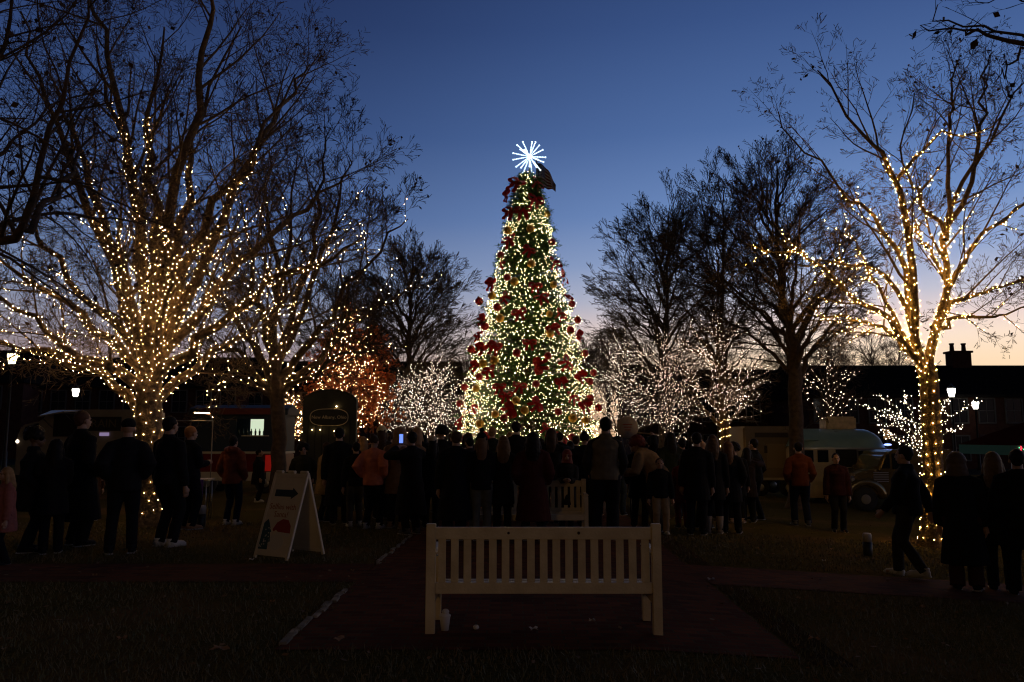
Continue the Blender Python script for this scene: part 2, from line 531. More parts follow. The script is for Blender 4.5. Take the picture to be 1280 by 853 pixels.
def ground_mat(name, c1, c2, c3, scale, bump):
    m = bpy.data.materials.new(name); m.use_nodes = True
    t = m.node_tree; b = t.nodes["Principled BSDF"]; b.inputs["Roughness"].default_value = 0.95; b.inputs["Specular IOR Level"].default_value = 0.0
    g = t.nodes.new("ShaderNodeNewGeometry")
    n1 = t.nodes.new("ShaderNodeTexNoise"); n1.inputs["Scale"].default_value = scale; n1.inputs["Detail"].default_value = 8
    n2 = t.nodes.new("ShaderNodeTexNoise"); n2.inputs["Scale"].default_value = 0.5; n2.inputs["Detail"].default_value = 3
    t.links.new(g.outputs["Position"], n1.inputs["Vector"]); t.links.new(g.outputs["Position"], n2.inputs["Vector"])
    r = t.nodes.new("ShaderNodeValToRGB"); r.color_ramp.elements[0].color = (*c1, 1); r.color_ramp.elements[1].color = (*c2, 1)
    r.color_ramp.elements[0].position = .35; r.color_ramp.elements[1].position = .65
    t.links.new(n1.outputs[0], r.inputs[0])
    r2 = t.nodes.new("ShaderNodeValToRGB"); r2.color_ramp.elements[0].position = .5; r2.color_ramp.elements[1].position = .72
    t.links.new(n2.outputs[0], r2.inputs[0])
    mx = t.nodes.new("ShaderNodeMixRGB"); t.links.new(r2.outputs[0], mx.inputs[0]); t.links.new(r.outputs[0], mx.inputs[1]); mx.inputs[2].default_value = (*c3, 1)
    t.links.new(mx.outputs[0], b.inputs["Base Color"])
    bp = t.nodes.new("ShaderNodeBump"); bp.inputs["Strength"].default_value = bump; bp.inputs["Distance"].default_value = 0.03
    t.links.new(n1.outputs[0], bp.inputs["Height"]); t.links.new(bp.outputs[0], b.inputs["Normal"])
    return m
LAWN = ground_mat("lawn", (0.06, 0.055, 0.018), (0.12, 0.09, 0.035), (0.17, 0.10, 0.045), 30, 0.8)
DIRT = ground_mat("worn_soil", (0.05, 0.03, 0.015), (0.08, 0.05, 0.026), (0.045, 0.04, 0.02), 25, 0.6)
ASPH = ground_mat("asphalt", (0.035, 0.035, 0.035), (0.055, 0.055, 0.055), (0.04, 0.04, 0.042), 60, 0.3)

def brick_mat():
    m = bpy.data.materials.new("brick_paving"); m.use_nodes = True
    t = m.node_tree; b = t.nodes["Principled BSDF"]; b.inputs["Roughness"].default_value = 0.85
    b.inputs["Specular IOR Level"].default_value = 0.03
    g = t.nodes.new("ShaderNodeNewGeometry")
    br = t.nodes.new("ShaderNodeTexBrick"); br.inputs["Scale"].default_value = 1.0
    br.inputs["Brick Width"].default_value = 0.2; br.inputs["Row Height"].default_value = 0.1; br.inputs["Mortar Size"].default_value = 0.008; br.inputs["Bias"].default_value = -.1
    br.inputs["Color1"].default_value = (0.17, 0.055, 0.03, 1); br.inputs["Color2"].default_value = (0.08, 0.028, 0.02, 1); br.inputs["Mortar"].default_value = (0.09, 0.065, 0.045, 1)
    t.links.new(g.outputs["Position"], br.inputs["Vector"])
    n = t.nodes.new("ShaderNodeTexNoise"); n.inputs["Scale"].default_value = 1.5; n.inputs["Detail"].default_value = 6; t.links.new(g.outputs["Position"], n.inputs["Vector"])
    r = t.nodes.new("ShaderNodeValToRGB"); r.color_ramp.elements[0].color = (.5, .5, .5, 1); r.color_ramp.elements[1].color = (1.15, 1.1, 1.05, 1); t.links.new(n.outputs[0], r.inputs[0])
    mx = t.nodes.new("ShaderNodeMixRGB"); mx.blend_type = 'MULTIPLY'; mx.inputs[0].default_value = 1; t.links.new(br.outputs[0], mx.inputs[1]); t.links.new(r.outputs[0], mx.inputs[2])
    t.links.new(mx.outputs[0], b.inputs["Base Color"])
    bp = t.nodes.new("ShaderNodeBump"); bp.inputs["Strength"].default_value = 0.5; bp.inputs["Distance"].default_value = 0.01; bp.invert = True
    t.links.new(br.outputs["Fac"], bp.inputs["Height"]); t.links.new(bp.outputs[0], b.inputs["Normal"])
    return m
BRICK = brick_mat()
strip_sheet("lawn", [-600, -60, -10, 1, 10, 60, 600], [-60, 0, 5, 10, 20, 40, 900], 0.0, LAWN)
VX = math.tan(math.radians(1.27))           # the path runs slightly right of straight ahead
shear = lambda x, y: x + VX * y
# edges cut exactly where the terrain bends (x = 1), as rows short enough to stay on the sheet
def path_sheet(name, x0, x1, y0, y1, zoff, m, sh=shear):
    ys = np.linspace(y0, y1, max(2, int((y1 - y0) / 1.5) + 1))
    V, F = [], []
    for k in range(len(ys)):
        y = ys[k]; a, b = sh(x0, y), sh(x1, y); xm = [a, min(max(1.0, a), b), min(max(10.0, a), b), b]
        V += [(x, y, gz(x) + zoff) for x in xm]
    for j in range(len(ys) - 1):
        for i in range(3):
            q = j * 4 + i; F.append((q, q + 1, q + 5, q + 4))
    me = np_mesh(name, np.array(V, float), np.array(F))
    return tag(link(name, me, m), kind='structure')
path_sheet("brick_path", -1.86, 1.98, 6.02, 24, 0.008, BRICK)
# the cross path, left and right of it, drifting nearer to the right
def cross(name, xa, xb, ya, yb, wd, z):
    xs = sorted(set([xa, xb] + [v for v in (1.0, 10.0) if xa < v < xb]))
    V = []
    for x in xs:
        f = (x - xa) / (xb - xa); y = ya + (yb - ya) * f
        V += [(x, y, gz(x) + z), (x, y + wd, gz(x) + z)]
    F = [(2 * i, 2 * i + 2, 2 * i + 3, 2 * i + 1) for i in range(len(xs) - 1)]
    return tag(link(name, np_mesh(name, np.array(V, float), np.array(F)), BRICK), kind='structure')
cross("brick_path_left", -30, -1.66, 8.75, 8.75, 1.2, 0.008)
cross("brick_path_right", 2.2, 30, 9.0, 9.3, 1.35, 0.008)
path_sheet("worn_soil", 2.02, 2.32, 5.9, 24, 0.004, DIRT)
# pale stone edging, uncovered along two stretches on the left
STONE = mat("edging_stone", (0.34, 0.29, 0.22), 0.85, c2=(0.06, 0.05, 0.035), nscale=5, bump=0.5)
random.seed(5)
def edging(x, y0, y1, wd, miss, label):
    r = empty("path_edging", (shear(x, (y0 + y1) / 2), (y0 + y1) / 2, 0), 0, label, "edging", "pale stone edging beside the brick path")
    y = y0
    mb = MB()
    while y < y1:
        l = random.uniform(.16, .24)
        if random.random() > miss:
            X = shear(x, y) + random.uniform(-.02, .02)
            mb.box((X - r.location.x, y + l / 2 - r.location.y, gz(X) + .012), (wd * random.uniform(.8, 1.05), l * .93, .03), 0, random.uniform(-.06, .06))
        y += l
    mb.build("stone_strip", STONE, r, bevel=0.004)
edging(-1.86, 6.15, 8.2, .06, 0, "long pale stone edging on the left side of the brick path, nearest the camera")
edging(-1.86, 9.9, 12.5, .045, 0, "short pale stone edging on the left side of the path, beyond the cross path")
# grass blades near the camera
rng = np.random.default_rng(11)
n = 60000
yy = 3.6 + 11 * rng.random(n) ** 1.4; xx = (rng.random(n) * 2 - 1) * (yy * 0.68)
en = .05 * np.sin(yy * 7) + .04 * np.sin(yy * 17 + 1) + rng.normal(0, .025, n)
inpath = (xx > shear(-1.84, yy) + en) & (xx < shear(2.0, yy) + en) & (yy > 6.05 + .03 * np.sin(xx * 9) + en * .5)
inx = ((xx < -1.6) & (yy > 8.7) & (yy < 10)) | ((xx > 2.1) & (yy > 8.95 + (xx - 2.2) / 27.8 * .3) & (yy < 10.45 + (xx - 2.2) / 27.8 * .3))
k = ~(inpath | inx); xx, yy = xx[k], yy[k]; n = len(xx)
zz = -0.06 * np.clip(xx - 1, 0, 9)
a = rng.random(n) * 6.28; h = .025 + .035 * rng.random(n); wdt = .003 + .0015 * yy / 6
b0 = np.stack([xx, yy, zz], 1); d = np.stack([np.cos(a), np.sin(a), 0 * a], 1)
tip = b0 + np.stack([rng.normal(0, .02, n), rng.normal(0, .02, n), h], 1)
V = np.stack([b0 - d * wdt[:, None], b0 + d * wdt[:, None], tip], 1).reshape(-1, 3)
go = link("grass", np_mesh("grass", V, np.arange(n * 3).reshape(n, 3)), mat("grass_blade", (0.09, 0.09, 0.028), 0.7, c2=(0.16, 0.115, 0.05), nscale=2))
tag(go, "short winter grass growing beside the brick paths", "grass", kind='stuff')
# fallen leaves on the lawn
n = 900
yy = 4.2 + 14 * rng.random(n); xx = (rng.random(n) * 2 - 1) * (yy * .7)
k = ~((xx > shear(-1.7, yy)) & (xx < shear(1.8, yy)) & (yy > 6)) | (rng.random(n) < .12); xx, yy = xx[k], yy[k]
zz = -0.06 * np.clip(xx - 1, 0, 9) + .03
lV, lF = leaves_np(np.stack([xx, yy, zz], 1), rng, .05)
lV[:, 2] = np.repeat(zz, 4) + (lV[:, 2] - np.repeat(zz, 4)) * .35
lo = link("fallen_leaves", np_mesh("fallen_leaves", lV, lF), mat("leaf_litter", (.22, .12, .05), .8, c2=(.10, .05, .02), nscale=3))
tag(lo, "small brown fallen leaves scattered over the lawn", "leaves", kind='stuff')
# street behind the green
strip_sheet("street", [-60, 1, 10, 60], [44, 54], 0.004, ASPH)

# ------------------------------------------------------------------ buildings round the green
RB = mat("red_brick_wall", (0.10, 0.045, 0.032), 0.9, c2=(0.07, 0.032, 0.025), nscale=3, bump=.3, spec=.05)
ROOF = mat("slate_roof", (0.03, 0.027, 0.025), 0.95, noise_amt=.4, nscale=4, spec=0.0)
TRIM = mat("white_trim", (0.10, 0.09, 0.08), 0.6)
PANE = mat("dark_window_glass", (0.012, 0.014, 0.018), 0.15)
def building(px0, px1, Y, roofy, label, nwin, chim=(), depth=9, wall=RB, storeys=2):
    a, b = at(px0, 500, Y), at(px1, 500, Y)
    z1 = at((px0 + px1) / 2, roofy, Y + depth * .5)[2]
    zb = min(gz(a[0]), gz(b[0]))
    W = b[0] - a[0]; cx = (a[0] + b[0]) / 2
    r = empty("brick_building", (cx, Y, zb), 0, label, "building")
    H = z1 - zb; rh = min(2.6, H * .32); he = H - rh
    mb = MB().box((0, depth / 2, he / 2), (W, depth, he)); mb.build("wall", wall, r)
    ov = .35
    mb = MB().prism([(-ov, he - .05), (depth / 2, H), (depth + ov, he - .05), (depth + ov, he - .22), (-ov, he - .22)], lambda u, v, s: ((-1 if s == 0 else 1) * (W / 2 + .25), u, v)); rf = mb.build("roof", ROOF, r)
    for cpx, ch in chim:
        X = at(cpx, 450, Y + depth * .5)[0] - cx
        c = MB().box((X, depth / 2, H + ch / 2 - .6), (1.35, .9, ch + 1.2)).box((X, depth / 2, H + ch + .03), (1.55, 1.1, .14)).build("chimney", RB, rf)
        for s in (-1, 1):
            MB().lathe([(.16, 0), (.13, .45), (.17, .5), (.17, .58)], 10, (X + s * .42, depth / 2, H + ch + .1)).build("chimney_pot", RB, rf)
    for st in range(storeys):
        zc = he * (st + .55) / storeys
        for i in range(nwin):
            X = -W / 2 + W * (i + .5) / nwin
            if st == 0 and i == nwin // 2:
                d_ = MB().box((X, -.04, 1.1), (1.1, .1, 2.2)).build("door", mat("door_paint", (.05, .02, .02), .5), r)
                MB().ell((X + .4, -.12, 1.05), .04).build("handle", TRIM, d_); continue
            wn = MB().box((X, -.012, zc), (1.0, .03, 1.5)).build("window", PANE, r)
            f = MB()
            for s in (-1, 1): f.box((X + s * .54, -.03, zc), (.09, .09, 1.68))
            f.box((X, -.03, zc + .8), (1.0, .09, .09)).box((X, -.04, zc - .8), (1.0, .12, .09)).box((X, -.032, zc), (.04, .03, 1.5)).box((X, -.034, zc), (1.0, .03, .04))
            f.build("frame", TRIM, wn)
    return r
building(-260, 28, 56, 438, "dark brick building at the far left with the highest roof of its side", 4)
building(28, 300, 58, 447, "long dark brick building with a level roofline behind the big lit tree on the left", 9)
building(302, 568, 60, 452, "dark brick building behind the orange lit tree, left of the Christmas tree", 8)
building(792, 862, 64, 456, "narrow dark building with its roof showing between the bare trees, right of the Christmas tree", 3)
building(872, 1010, 62, 462, "dark building behind the golden lit trunk", 5)
building(1010, 1420, 52, 457, "long dark brick building on the right with a two-pot chimney on its roof", 12, chim=((1198, 0.9),))
# ------------------------------------------------------------------ lit and bare trees
BW = glow("bulb_warm", (1.0, 0.60, 0.23), 68)
BWL = glow("bulb_warm_soft", (1.0, 0.56, 0.26), 30)
BG = glow("bulb_gold", (1.0, 0.54, 0.11), 130)
BC = glow("bulb_cool", (1.0, 0.76, 0.56), 6.5)
def LP(pts, Y0, Y1):
    n = len(pts)
    return [at(x, y, Y0 + (Y1 - Y0) * (i / max(1, n - 1))) for i, (x, y) in enumerate(pts)]

def fork(px, py, Y): return at(px, py, Y)

# big lit tree on the left
D = 13.8
B = onground(187, 657); D = B[1]
tr = ([B, at(187, 600, D), at(186, 550, D), at(186, 500, D), at(187, 455, D + .1)], (.27, .20))
Lm = [
 ([(186, 500), (150, 465), (95, 440), (45, 400), (-10, 372)], -1.6, (.13, .02), .9),
 ([(186, 520), (140, 475), (80, 452), (30, 432), (-25, 418)], 0.8, (.11, .02), .9),
 ([(185, 480), (165, 450), (110, 400), (45, 352), (-10, 325)], -.6, (.13, .02), .85),
 ([(184, 470), (150, 420), (100, 370), (60, 310), (40, 290), (10, 250)], 1.6, (.11, .015), .62),
 ([(184, 465), (170, 390), (140, 290), (112, 215), (88, 160), (60, 90)], -1.2, (.14, .015), .72),
 ([(186, 460), (178, 350), (165, 250), (152, 180), (136, 120), (120, 50)], .4, (.14, .015), .8),
 ([(187, 455), (196, 350), (192, 250), (186, 180), (190, 130), (205, 40)], -.8, (.15, .015), .75),
 ([(190, 455), (212, 350), (228, 270), (236, 200), (255, 130), (300, 40)], 1.2, (.14, .015), .55),
 ([(191, 460), (235, 360), (280, 270), (305, 215), (318, 180), (365, 90)], -.5, (.14, .015), .75),
 ([(192, 465), (250, 385), (305, 325), (350, 280), (390, 255), (432, 215)], .9, (.13, .015), .5),
 ([(190, 480), (245, 430), (300, 380), (350, 345), (400, 330), (450, 300)], -1.5, (.12, .015), .8),
 ([(190, 505), (240, 460), (290, 425), (335, 395), (380, 370)], 1.5, (.11, .015), .9),
 ([(184, 440), (140, 330), (90, 200), (50, 110), (30, 20)], 2.0, (.13, .015), .35),
 ([(188, 430), (215, 250), (250, 120), (262, 20), (270, -50)], -1.8, (.13, .015), .30),
 ([(187, 430), (170, 250), (148, 120), (120, 20), (110, -40)], 1.8, (.13, .015), .45),
 ([(190, 440), (255, 280), (320, 190), (365, 120), (385, 80)], 2.2, (.12, .015), .30),
 ([(188, 470), (205, 400), (215, 340), (208, 300), (205, 260)], -1.6, (.07, .012), .9),
 ([(186, 470), (160, 400), (150, 350), (155, 300), (140, 250)], -1.9, (.07, .012), .85),
]
limbs = [(LP(p, D, D + dz), r, lit) for p, dz, r, lit in Lm]
make_tree("lit_tree", B, tr, limbs, [dict(n=11, len=1.02, ang=40, tmin=.16, up=.10, segs=7, wig=.08, sides=5), dict(n=7, len=.75, ang=42, up=.08, segs=5, wig=.08), dict(n=5, len=.54, ang=40, up=.05, segs=3, wig=.07), dict(n=3, len=.42, ang=38, up=.04, segs=2, wig=.06, rmin=.0048)], 3,
  "big spreading bare tree at the left, its trunk and limbs wound with warm lights", None, BARK, leaf=.018, leafsize=.07,
  lights=dict(pitch=.15, spacing=.115, r=.0054, mat=BW, lvl=.65, zmax=4.9, lvlf=.8, jit=.06))

# big lit tree on the right
B = onground(1164, 683); D = B[1]
tr = ([B, at(1166, 620, D), at(1165, 560, D), at(1162, 500, D), at(1157, 455, D)], (.185, .15))
Rm = [
 ([(1160, 490), (1147, 430), (1140, 380), (1128, 290), (1121, 225), (1102, 190), (1087, 172), (1050, 135), (1022, 85)], -.8, (.105, .012), .68),
 ([(1121, 228), (1140, 200), (1160, 180), (1185, 168), (1224, 163), (1250, 150)], -.9, (.045, .01), .85),
 ([(1160, 480), (1170, 420), (1180, 376), (1181, 330), (1182, 280), (1205, 228), (1240, 180), (1262, 130), (1290, 90)], .6, (.10, .012), .58),
 ([(1181, 290), (1160, 258), (1145, 236), (1134, 222), (1128, 180), (1150, 120)], -.3, (.045, .01), .5),
 ([(1181, 300), (1188, 230), (1190, 155), (1191, 115), (1200, 70)], .9, (.055, .012), .12),
 ([(1174, 400), (1190, 355), (1204, 328), (1240, 283), (1280, 262), (1340, 230)], -.6, (.07, .012), .8),
 ([(1168, 420), (1188, 384), (1215, 368), (1243, 361), (1280, 347), (1350, 320)], 1.1, (.07, .012), .8),
 ([(1158, 470), (1128, 425), (1098, 393), (1063, 372), (1025, 333), (993, 314), (955, 311), (930, 308)], -.9, (.07, .01), .97),
 ([(1146, 430), (1132, 360), (1115, 305), (1082, 265), (1050, 235), (1007, 188), (970, 140)], .9, (.07, .01), .62),
 ([(1148, 440), (1112, 390), (1091, 350), (1070, 310), (1056, 280)], 1.4, (.05, .01), .95),
 ([(1152, 460), (1120, 420), (1085, 404), (1040, 395), (985, 392)], 1.5, (.06, .01), .85),
 ([(1140, 400), (1100, 345), (1060, 330), (1010, 330), (965, 327)], -1.6, (.05, .01), .75),
 ([(1180, 350), (1160, 310), (1150, 290), (1138, 276)], -.5, (.04, .01), .9),
 ([(1182, 300), (1215, 220), (1230, 150), (1225, 100), (1240, 60)], 1.6, (.06, .01), .1),
 ([(1175, 410), (1210, 395), (1245, 392), (1290, 380)], -1.2, (.05, .01), .35),
]
limbs = [(LP(p, D, D + dz), r, lit) for p, dz, r, lit in Rm]
make_tree("lit_tree", B, tr, limbs, [dict(n=10, len=.85, ang=42, tmin=.25, up=.14, segs=6, wig=.08, sides=5), dict(n=6, len=.62, ang=42, up=.10, segs=4, wig=.07), dict(n=4, len=.44, ang=40, up=.06, segs=3, wig=.07), dict(n=3, len=.32, ang=40, up=.04, segs=2, wig=.06, rmin=.0046)], 8,
  "slender bare tree at the right, wound from foot to limbs with golden lights", None, BARK, leaf=.018, leafsize=.07,
  lights=dict(pitch=.15, spacing=.105, r=.0068, mat=BG, lvl=.36, zmax=6.0, lvlf=.6, jit=.045, t0=.01))

# second tree on the left, dark trunk, lower limbs lit
D = 19.0
B = gp(349, D)
tr = ([B, at(349, 560, D), at(347, 500, D), at(343, 455, D)], (.185, .15))
Lm = [
 ([(341, 490), (300, 450), (262, 420), (230, 395)], .8, (.1, .012), .5),
 ([(341, 480), (310, 420), (270, 360), (240, 300)], -1, (.12, .012), .6),
 ([(341, 470), (330, 400), (310, 310), (300, 220)], 1, (.12, .012), .7),
 ([(342, 460), (350, 380), (362, 290), (370, 200)], -.5, (.13, .012), .7),
 ([(343, 465), (375, 400), (400, 330), (425, 250), (440, 190)], 1.2, (.12, .012), .6),
 ([(344, 475), (390, 425), (430, 370), (470, 320), (510, 270)], -.8, (.12, .012), .75),
 ([(344, 485), (400, 450), (440, 400), (485, 375), (525, 360)], 1.2, (.11, .012), .85),
 ([(344, 495), (385, 470), (430, 445), (470, 440)], -1.2, (.09, .012), .9),
 ([(341, 465), (290, 390), (250, 330), (215, 290)], 2, (.1, .012), .5),
 ([(342, 455), (345, 340), (335, 250), (340, 180)], 2, (.12, .012), .4),
 ([(343, 455), (385, 330), (400, 230), (410, 160)], 2.4, (.11, .012), .3),
 ([(341, 500), (300, 470), (275, 478), (262, 490)], -1.5, (.06, .01), 1.0),
]
limbs = [(LP(p, D, D + dz), r, lit) for p, dz, r, lit in Lm]
make_tree("lit_tree", B, tr, limbs, [dict(n=10, len=1.15, ang=42, tmin=.12, up=.13, segs=6, wig=.09, sides=4), dict(n=7, len=.8, ang=40, up=.12, segs=4, wig=.10), dict(n=5, len=.55, ang=40, up=.08, segs=3, wig=.11, rmin=.0055), dict(n=3, len=.42, ang=40, segs=3, wig=.1, rmin=.0055)], 12,
  "dark-trunked bare tree behind the sandwich board, with warm lights only on its limbs", None, BARKDARK, leaf=.02, leafsize=.07,
  lights=dict(pitch=.3, spacing=.19, r=.0072, mat=BW, lvl=.6, zmax=7, lvlf=.85, jit=.06, trunk=False))

def crown_tree(px, Y, trunk_px_w, fork_y, cx, half_w, top_y, bot_y, nl, lv, seed, label, group, m=BARKDARK, lit=0.0, leaf=0.02, lights=None, name="bare_tree", leafsize=.07, leafm=None, emin=-.35):
    B = gp(px, Y); rt = trunk_px_w / 2 * Y / FPX
    top = at(px, fork_y, Y)
    C = (at(cx, (top_y + bot_y) / 2, Y) + at(cx, (top_y + bot_y) / 2, Y)) / 2
    rx = half_w * Y / FPX; rz = (bot_y - top_y) / 2 * Y / FPX
    rng = np.random.default_rng(seed)
    st = B + (top - B) * .74
    limbs = fan_limbs(top, C, rx, rx * .9, rz, nl, rng, rt * .55, lit, emin=emin, start=st)
    # leader
    tr = ([B, B + (top - B) * .5 + (0.03, 0, 0), top], (rt, rt * .75))
    limbs.append(([top, (top + C) / 2, C + (0, 0, rz * .4), C + (0.1, 0, rz * .98)], (rt * .7, .015), lit))
    return make_tree(name, B, tr, limbs, lv, seed, label, group, m, leaf, leafsize, leafm, lights=lights, outc=C)

lvA = lambda a=8, b=7, c=4, l=1.0, rm=.005: [dict(n=a, len=1.05 * l, ang=40, tmin=.12, up=.14, segs=5, wig=.07, sides=4), dict(n=b, len=.75 * l, ang=38, up=.12, segs=4, wig=.08), dict(n=c, len=.55 * l, ang=36, up=.10, segs=3, wig=.10, rmin=rm), dict(n=2, len=.4 * l, ang=36, up=.08, segs=3, wig=.10, rmin=rm)]
GB = "bare unlit trees standing behind the crowd"
crown_tree(512, 36, 14, 460, 512, 86, 308, 505, 22, lvA(10, 6, 4, 1.1, .009), 21, "bare fine-twigged tree standing just left of the Christmas tree", GB)
crown_tree(432, 40, 14, 480, 432, 60, 340, 500, 14, lvA(9, 6, 4, 1.1, .009), 22, "bare tree behind the orange-leaved lit tree", GB)
crown_tree(828, 34, 14, 470, 836, 90, 250, 505, 24, lvA(10, 7, 4, 1.1, .008), 23, "wide bare tree right of the Christmas tree, nearer to it than its dark neighbour", GB)
crown_tree(992, 22, 20, 430, 972, 118, 195, 480, 24, lvA(9, 7, 4, 1.0, .0058), 24, "dark thick-trunked bare tree between the beige trailer and the teal camper", GB, leaf=.03)
crown_tree(900, 28, 12, 450, 905, 75, 225, 470, 14, lvA(9, 6, 4, 1.1, .007), 25, "narrow bare tree between the two wide ones on the right", GB)
FARB = mat("far_bark", (.10, .05, .035), .9)
for i, (x, hw, ty, yy) in enumerate([(1040, 34, 425, 75), (1090, 40, 415, 78), (1125, 30, 428, 76), (760, 26, 425, 60), (735, 22, 440, 58), (985, 30, 430, 72), (585, 20, 455, 62)]):
    crown_tree(x, yy, 6, 490, x, hw, ty, 500, 12, lvA(7, 5, 3, 1.3, .012), 40 + i, ["reddish bare treetop above the right roof, nearest the dark-trunked tree", "widest reddish bare treetop above the right roof", "reddish bare treetop above the roof beside the lit tree", "bare treetop just right of the Christmas tree", "small bare treetop at the Christmas tree's right edge", "bare treetop behind the dark-trunked tree", "small bare treetop at the Christmas tree's left edge"][i], "far bare trees beyond the roofs", m=FARB, leaf=0)

# low trees wholly wound with pale lights
def lit_bush(px, Y, cx, hw, ty, by, nl, seed, label, group, bm_, bark, cover, leaf=0, leafm=None, leafsize=.08, r=.0105, tw=8, fork_y=545, spacing=.14, name="lit_tree", lv=None, lvlf=.9, trunk=True, tmat=None):
    return crown_tree(px, Y, tw, fork_y, cx, hw, ty, by, nl, lv or [dict(n=9, len=.95, ang=46, tmin=.12, up=.02, segs=6, wig=.16, sides=4), dict(n=5, len=.6, ang=45, up=.05, segs=4, wig=.18), dict(n=4, len=.4, ang=42, up=.05, segs=3, wig=.15, rmin=.005)], seed, label, group, bark, .9, leaf, dict(pitch=.3, spacing=spacing, r=r, mat=bm_, lvl=cover, lvlf=lvlf, trunk=trunk, **(dict(tmat=tmat, tp=.9, ts=.8) if tmat else {})), name, leafsize, leafm, emin=-.45)
GW = "low trees wound with pale lights round the Christmas tree"
lit_bush(540, 32, 540, 56, 448, 548, 20, 51, "low tree full of cool white lights touching the Christmas tree's left side", GW, BC, BARKDARK, 1.0, spacing=.11)
lit_bush(492, 34, 498, 34, 470, 545, 12, 52, "small tree of cool white lights between the orange tree and its wide white neighbour", GW, BC, BARKDARK, .9, spacing=.12)
OLEAF = mat("orange_leaf", (.62, .17, .04), .8, c2=(.35, .09, .025), nscale=5)
lit_bush(440, 28, 440, 50, 405, 545, 18, 53, "round tree with rusty orange leaves and warm lights, above the information board", None, BWL, BARK, .85, leaf=.9, leafm=OLEAF, leafsize=.10, r=.0105, spacing=.12)
lit_bush(350, 30, 366, 22, 498, 560, 8, 56, "small golden lit tree standing in for a lit storefront between the dark trunk and the information board", None, BWL, BARK, .8, r=.014)  # its bulbs stand in for the golden glow of a storefront
BP = glow("bulb_pinkish", (1.0, 0.68, 0.48), 6)
lit_bush(772, 33, 778, 42, 405, 552, 18, 54, "low tree of pale lights touching the Christmas tree's right side", GW, BC, BARKDARK, .85, spacing=.13)
lit_bush(838, 31, 835, 56, 415, 552, 20, 55, "wide low tree of pale pinkish lights behind the bending person", GW, BP, BARKDARK, .85, spacing=.13)
lit_bush(905, 27, 898, 70, 385, 545, 20, 57, "tree with a golden glowing trunk and pinkish lights left of the beige trailer", None, BP, BARK, .7, r=.0105, tw=14, fork_y=520, spacing=.11, tmat=glow('bulb_amber', (1.0, .60, .2), 22))
lit_bush(1035, 26, 1035, 42, 425, 520, 10, 58, "thinly lit tree behind the teal camper", None, BP, BARKDARK, .35, r=.012, fork_y=520, spacing=.2, trunk=False)
# golden trunk strings of the tree at 905: a second, dense winding
# small vase-shaped lit tree behind the right tree
D = 19; B = gp(1156, D)
V8 = [((1148, 560), (1130, 540), (1110, 520), (1080, 506)), ((1150, 555), (1135, 530), (1118, 508), (1098, 492)), ((1152, 550), (1142, 520), (1135, 505), (1133, 495)), ((1154, 550), (1150, 520), (1152, 500), (1150, 488)),
      ((1158, 552), (1175, 530), (1198, 515), (1224, 500)), ((1158, 556), (1178, 545), (1190, 538), (1203, 533)), ((1158, 548), (1172, 522), (1180, 505), (1187, 499)), ((1150, 562), (1125, 552), (1110, 545), (1097, 530)),
      ((1150, 558), (1128, 535), (1105, 530), (1092, 520)), ((1152, 553), (1140, 530), (1125, 520), (1105, 510)), ((1149, 566), (1130, 550), (1112, 540), (1100, 541)), ((1156, 548), (1160, 520), (1165, 505), (1168, 490))]
limbs = [(LP(p, D, D + .8 * math.sin(i * 2.4)), (.03, .006), 1.0) for i, p in enumerate(V8)]
make_tree("lit_tree", B, ([B, at(1153, 590, D), at(1153, 555, D)], (.07, .05)), limbs, [dict(n=5, len=.35, ang=28, tmin=.3, up=.1, segs=4, wig=.08, sides=4), dict(n=3, len=.2, ang=30, segs=3, rmin=.003)], 61,
  "small vase-shaped tree with dense white lights, just behind the golden trunk on the right", None, BARKDARK, lights=dict(pitch=.2, spacing=.075, r=.0125, mat=glow("bulb_peach", (1, .8, .58), 6), lvl=.5, lvlf=.9, trunk=True))

# unlit trees beside the camera whose limbs hang into the picture
B = np.array((-6.6, 6.3, 0)); D = 6.3
tr = ([B, B + (0.05, .05, 1.5), B + (.1, 0, 2.6)], (.24, .18))
T0 = B + (.1, 0, 2.4)
Om = [[T0, at(-60, 330, D), at(-10, 300, D), at(28, 285, 6.0), at(48, 225, 5.8), at(70, 150, 5.6), at(92, 75, 5.4), at(112, -20, 5.2)],
      [T0, at(-70, 300, 6.6), at(-10, 285, 6.9), at(60, 268, 7.2), at(130, 272, 7.5), at(180, 280, 7.7)],
      [at(28, 285, 6.0), at(60, 262, 6.2), at(85, 225, 6.5), at(100, 190, 6.8), at(130, 160, 7.0)],
      [T0, at(-90, 250, 6.0), at(-40, 150, 5.7), at(0, 60, 5.5), at(20, -30, 5.3)],
      [T0, at(-120, 300, 7), at(-40, 220, 7.3), at(20, 180, 7.6), at(75, 130, 8), at(130, 110, 8.3)],
      [T0, at(-160, 250, 6), at(-60, 60, 6), at(40, -20, 6), at(140, -60, 6)],
      [T0, B + (-1.5, .5, 4), B + (-2.5, 1, 5.5)], [T0, B + (-1, -1, 4), B + (-1.5, -2.5, 5.5)]]
limbs = [(p, (.06 if i in (0, 3) else .035, .006), 0) for i, p in enumerate(Om)]
make_tree("bare_tree", B, tr, limbs, [dict(n=10, len=.8, ang=45, tmin=.2, up=.02, segs=6, wig=.15, sides=5), dict(n=7, len=.6, ang=45, up=.0, segs=5, wig=.18), dict(n=5, len=.4, ang=45, segs=4, wig=.2), dict(n=3, len=.28, ang=45, segs=3, wig=.2, rmin=.0016)], 71,
  "dark unlit tree beside the camera whose limbs hang into the upper left corner", None, BARKDARK, leaf=.02, leafsize=.05)
B = np.array((6.4, 6.6, gz(6.4))); D = 6.6
T0 = B + (0, 0, 4.2)
tr = ([B, B + (0.05, .05, 2), T0], (.2, .14))
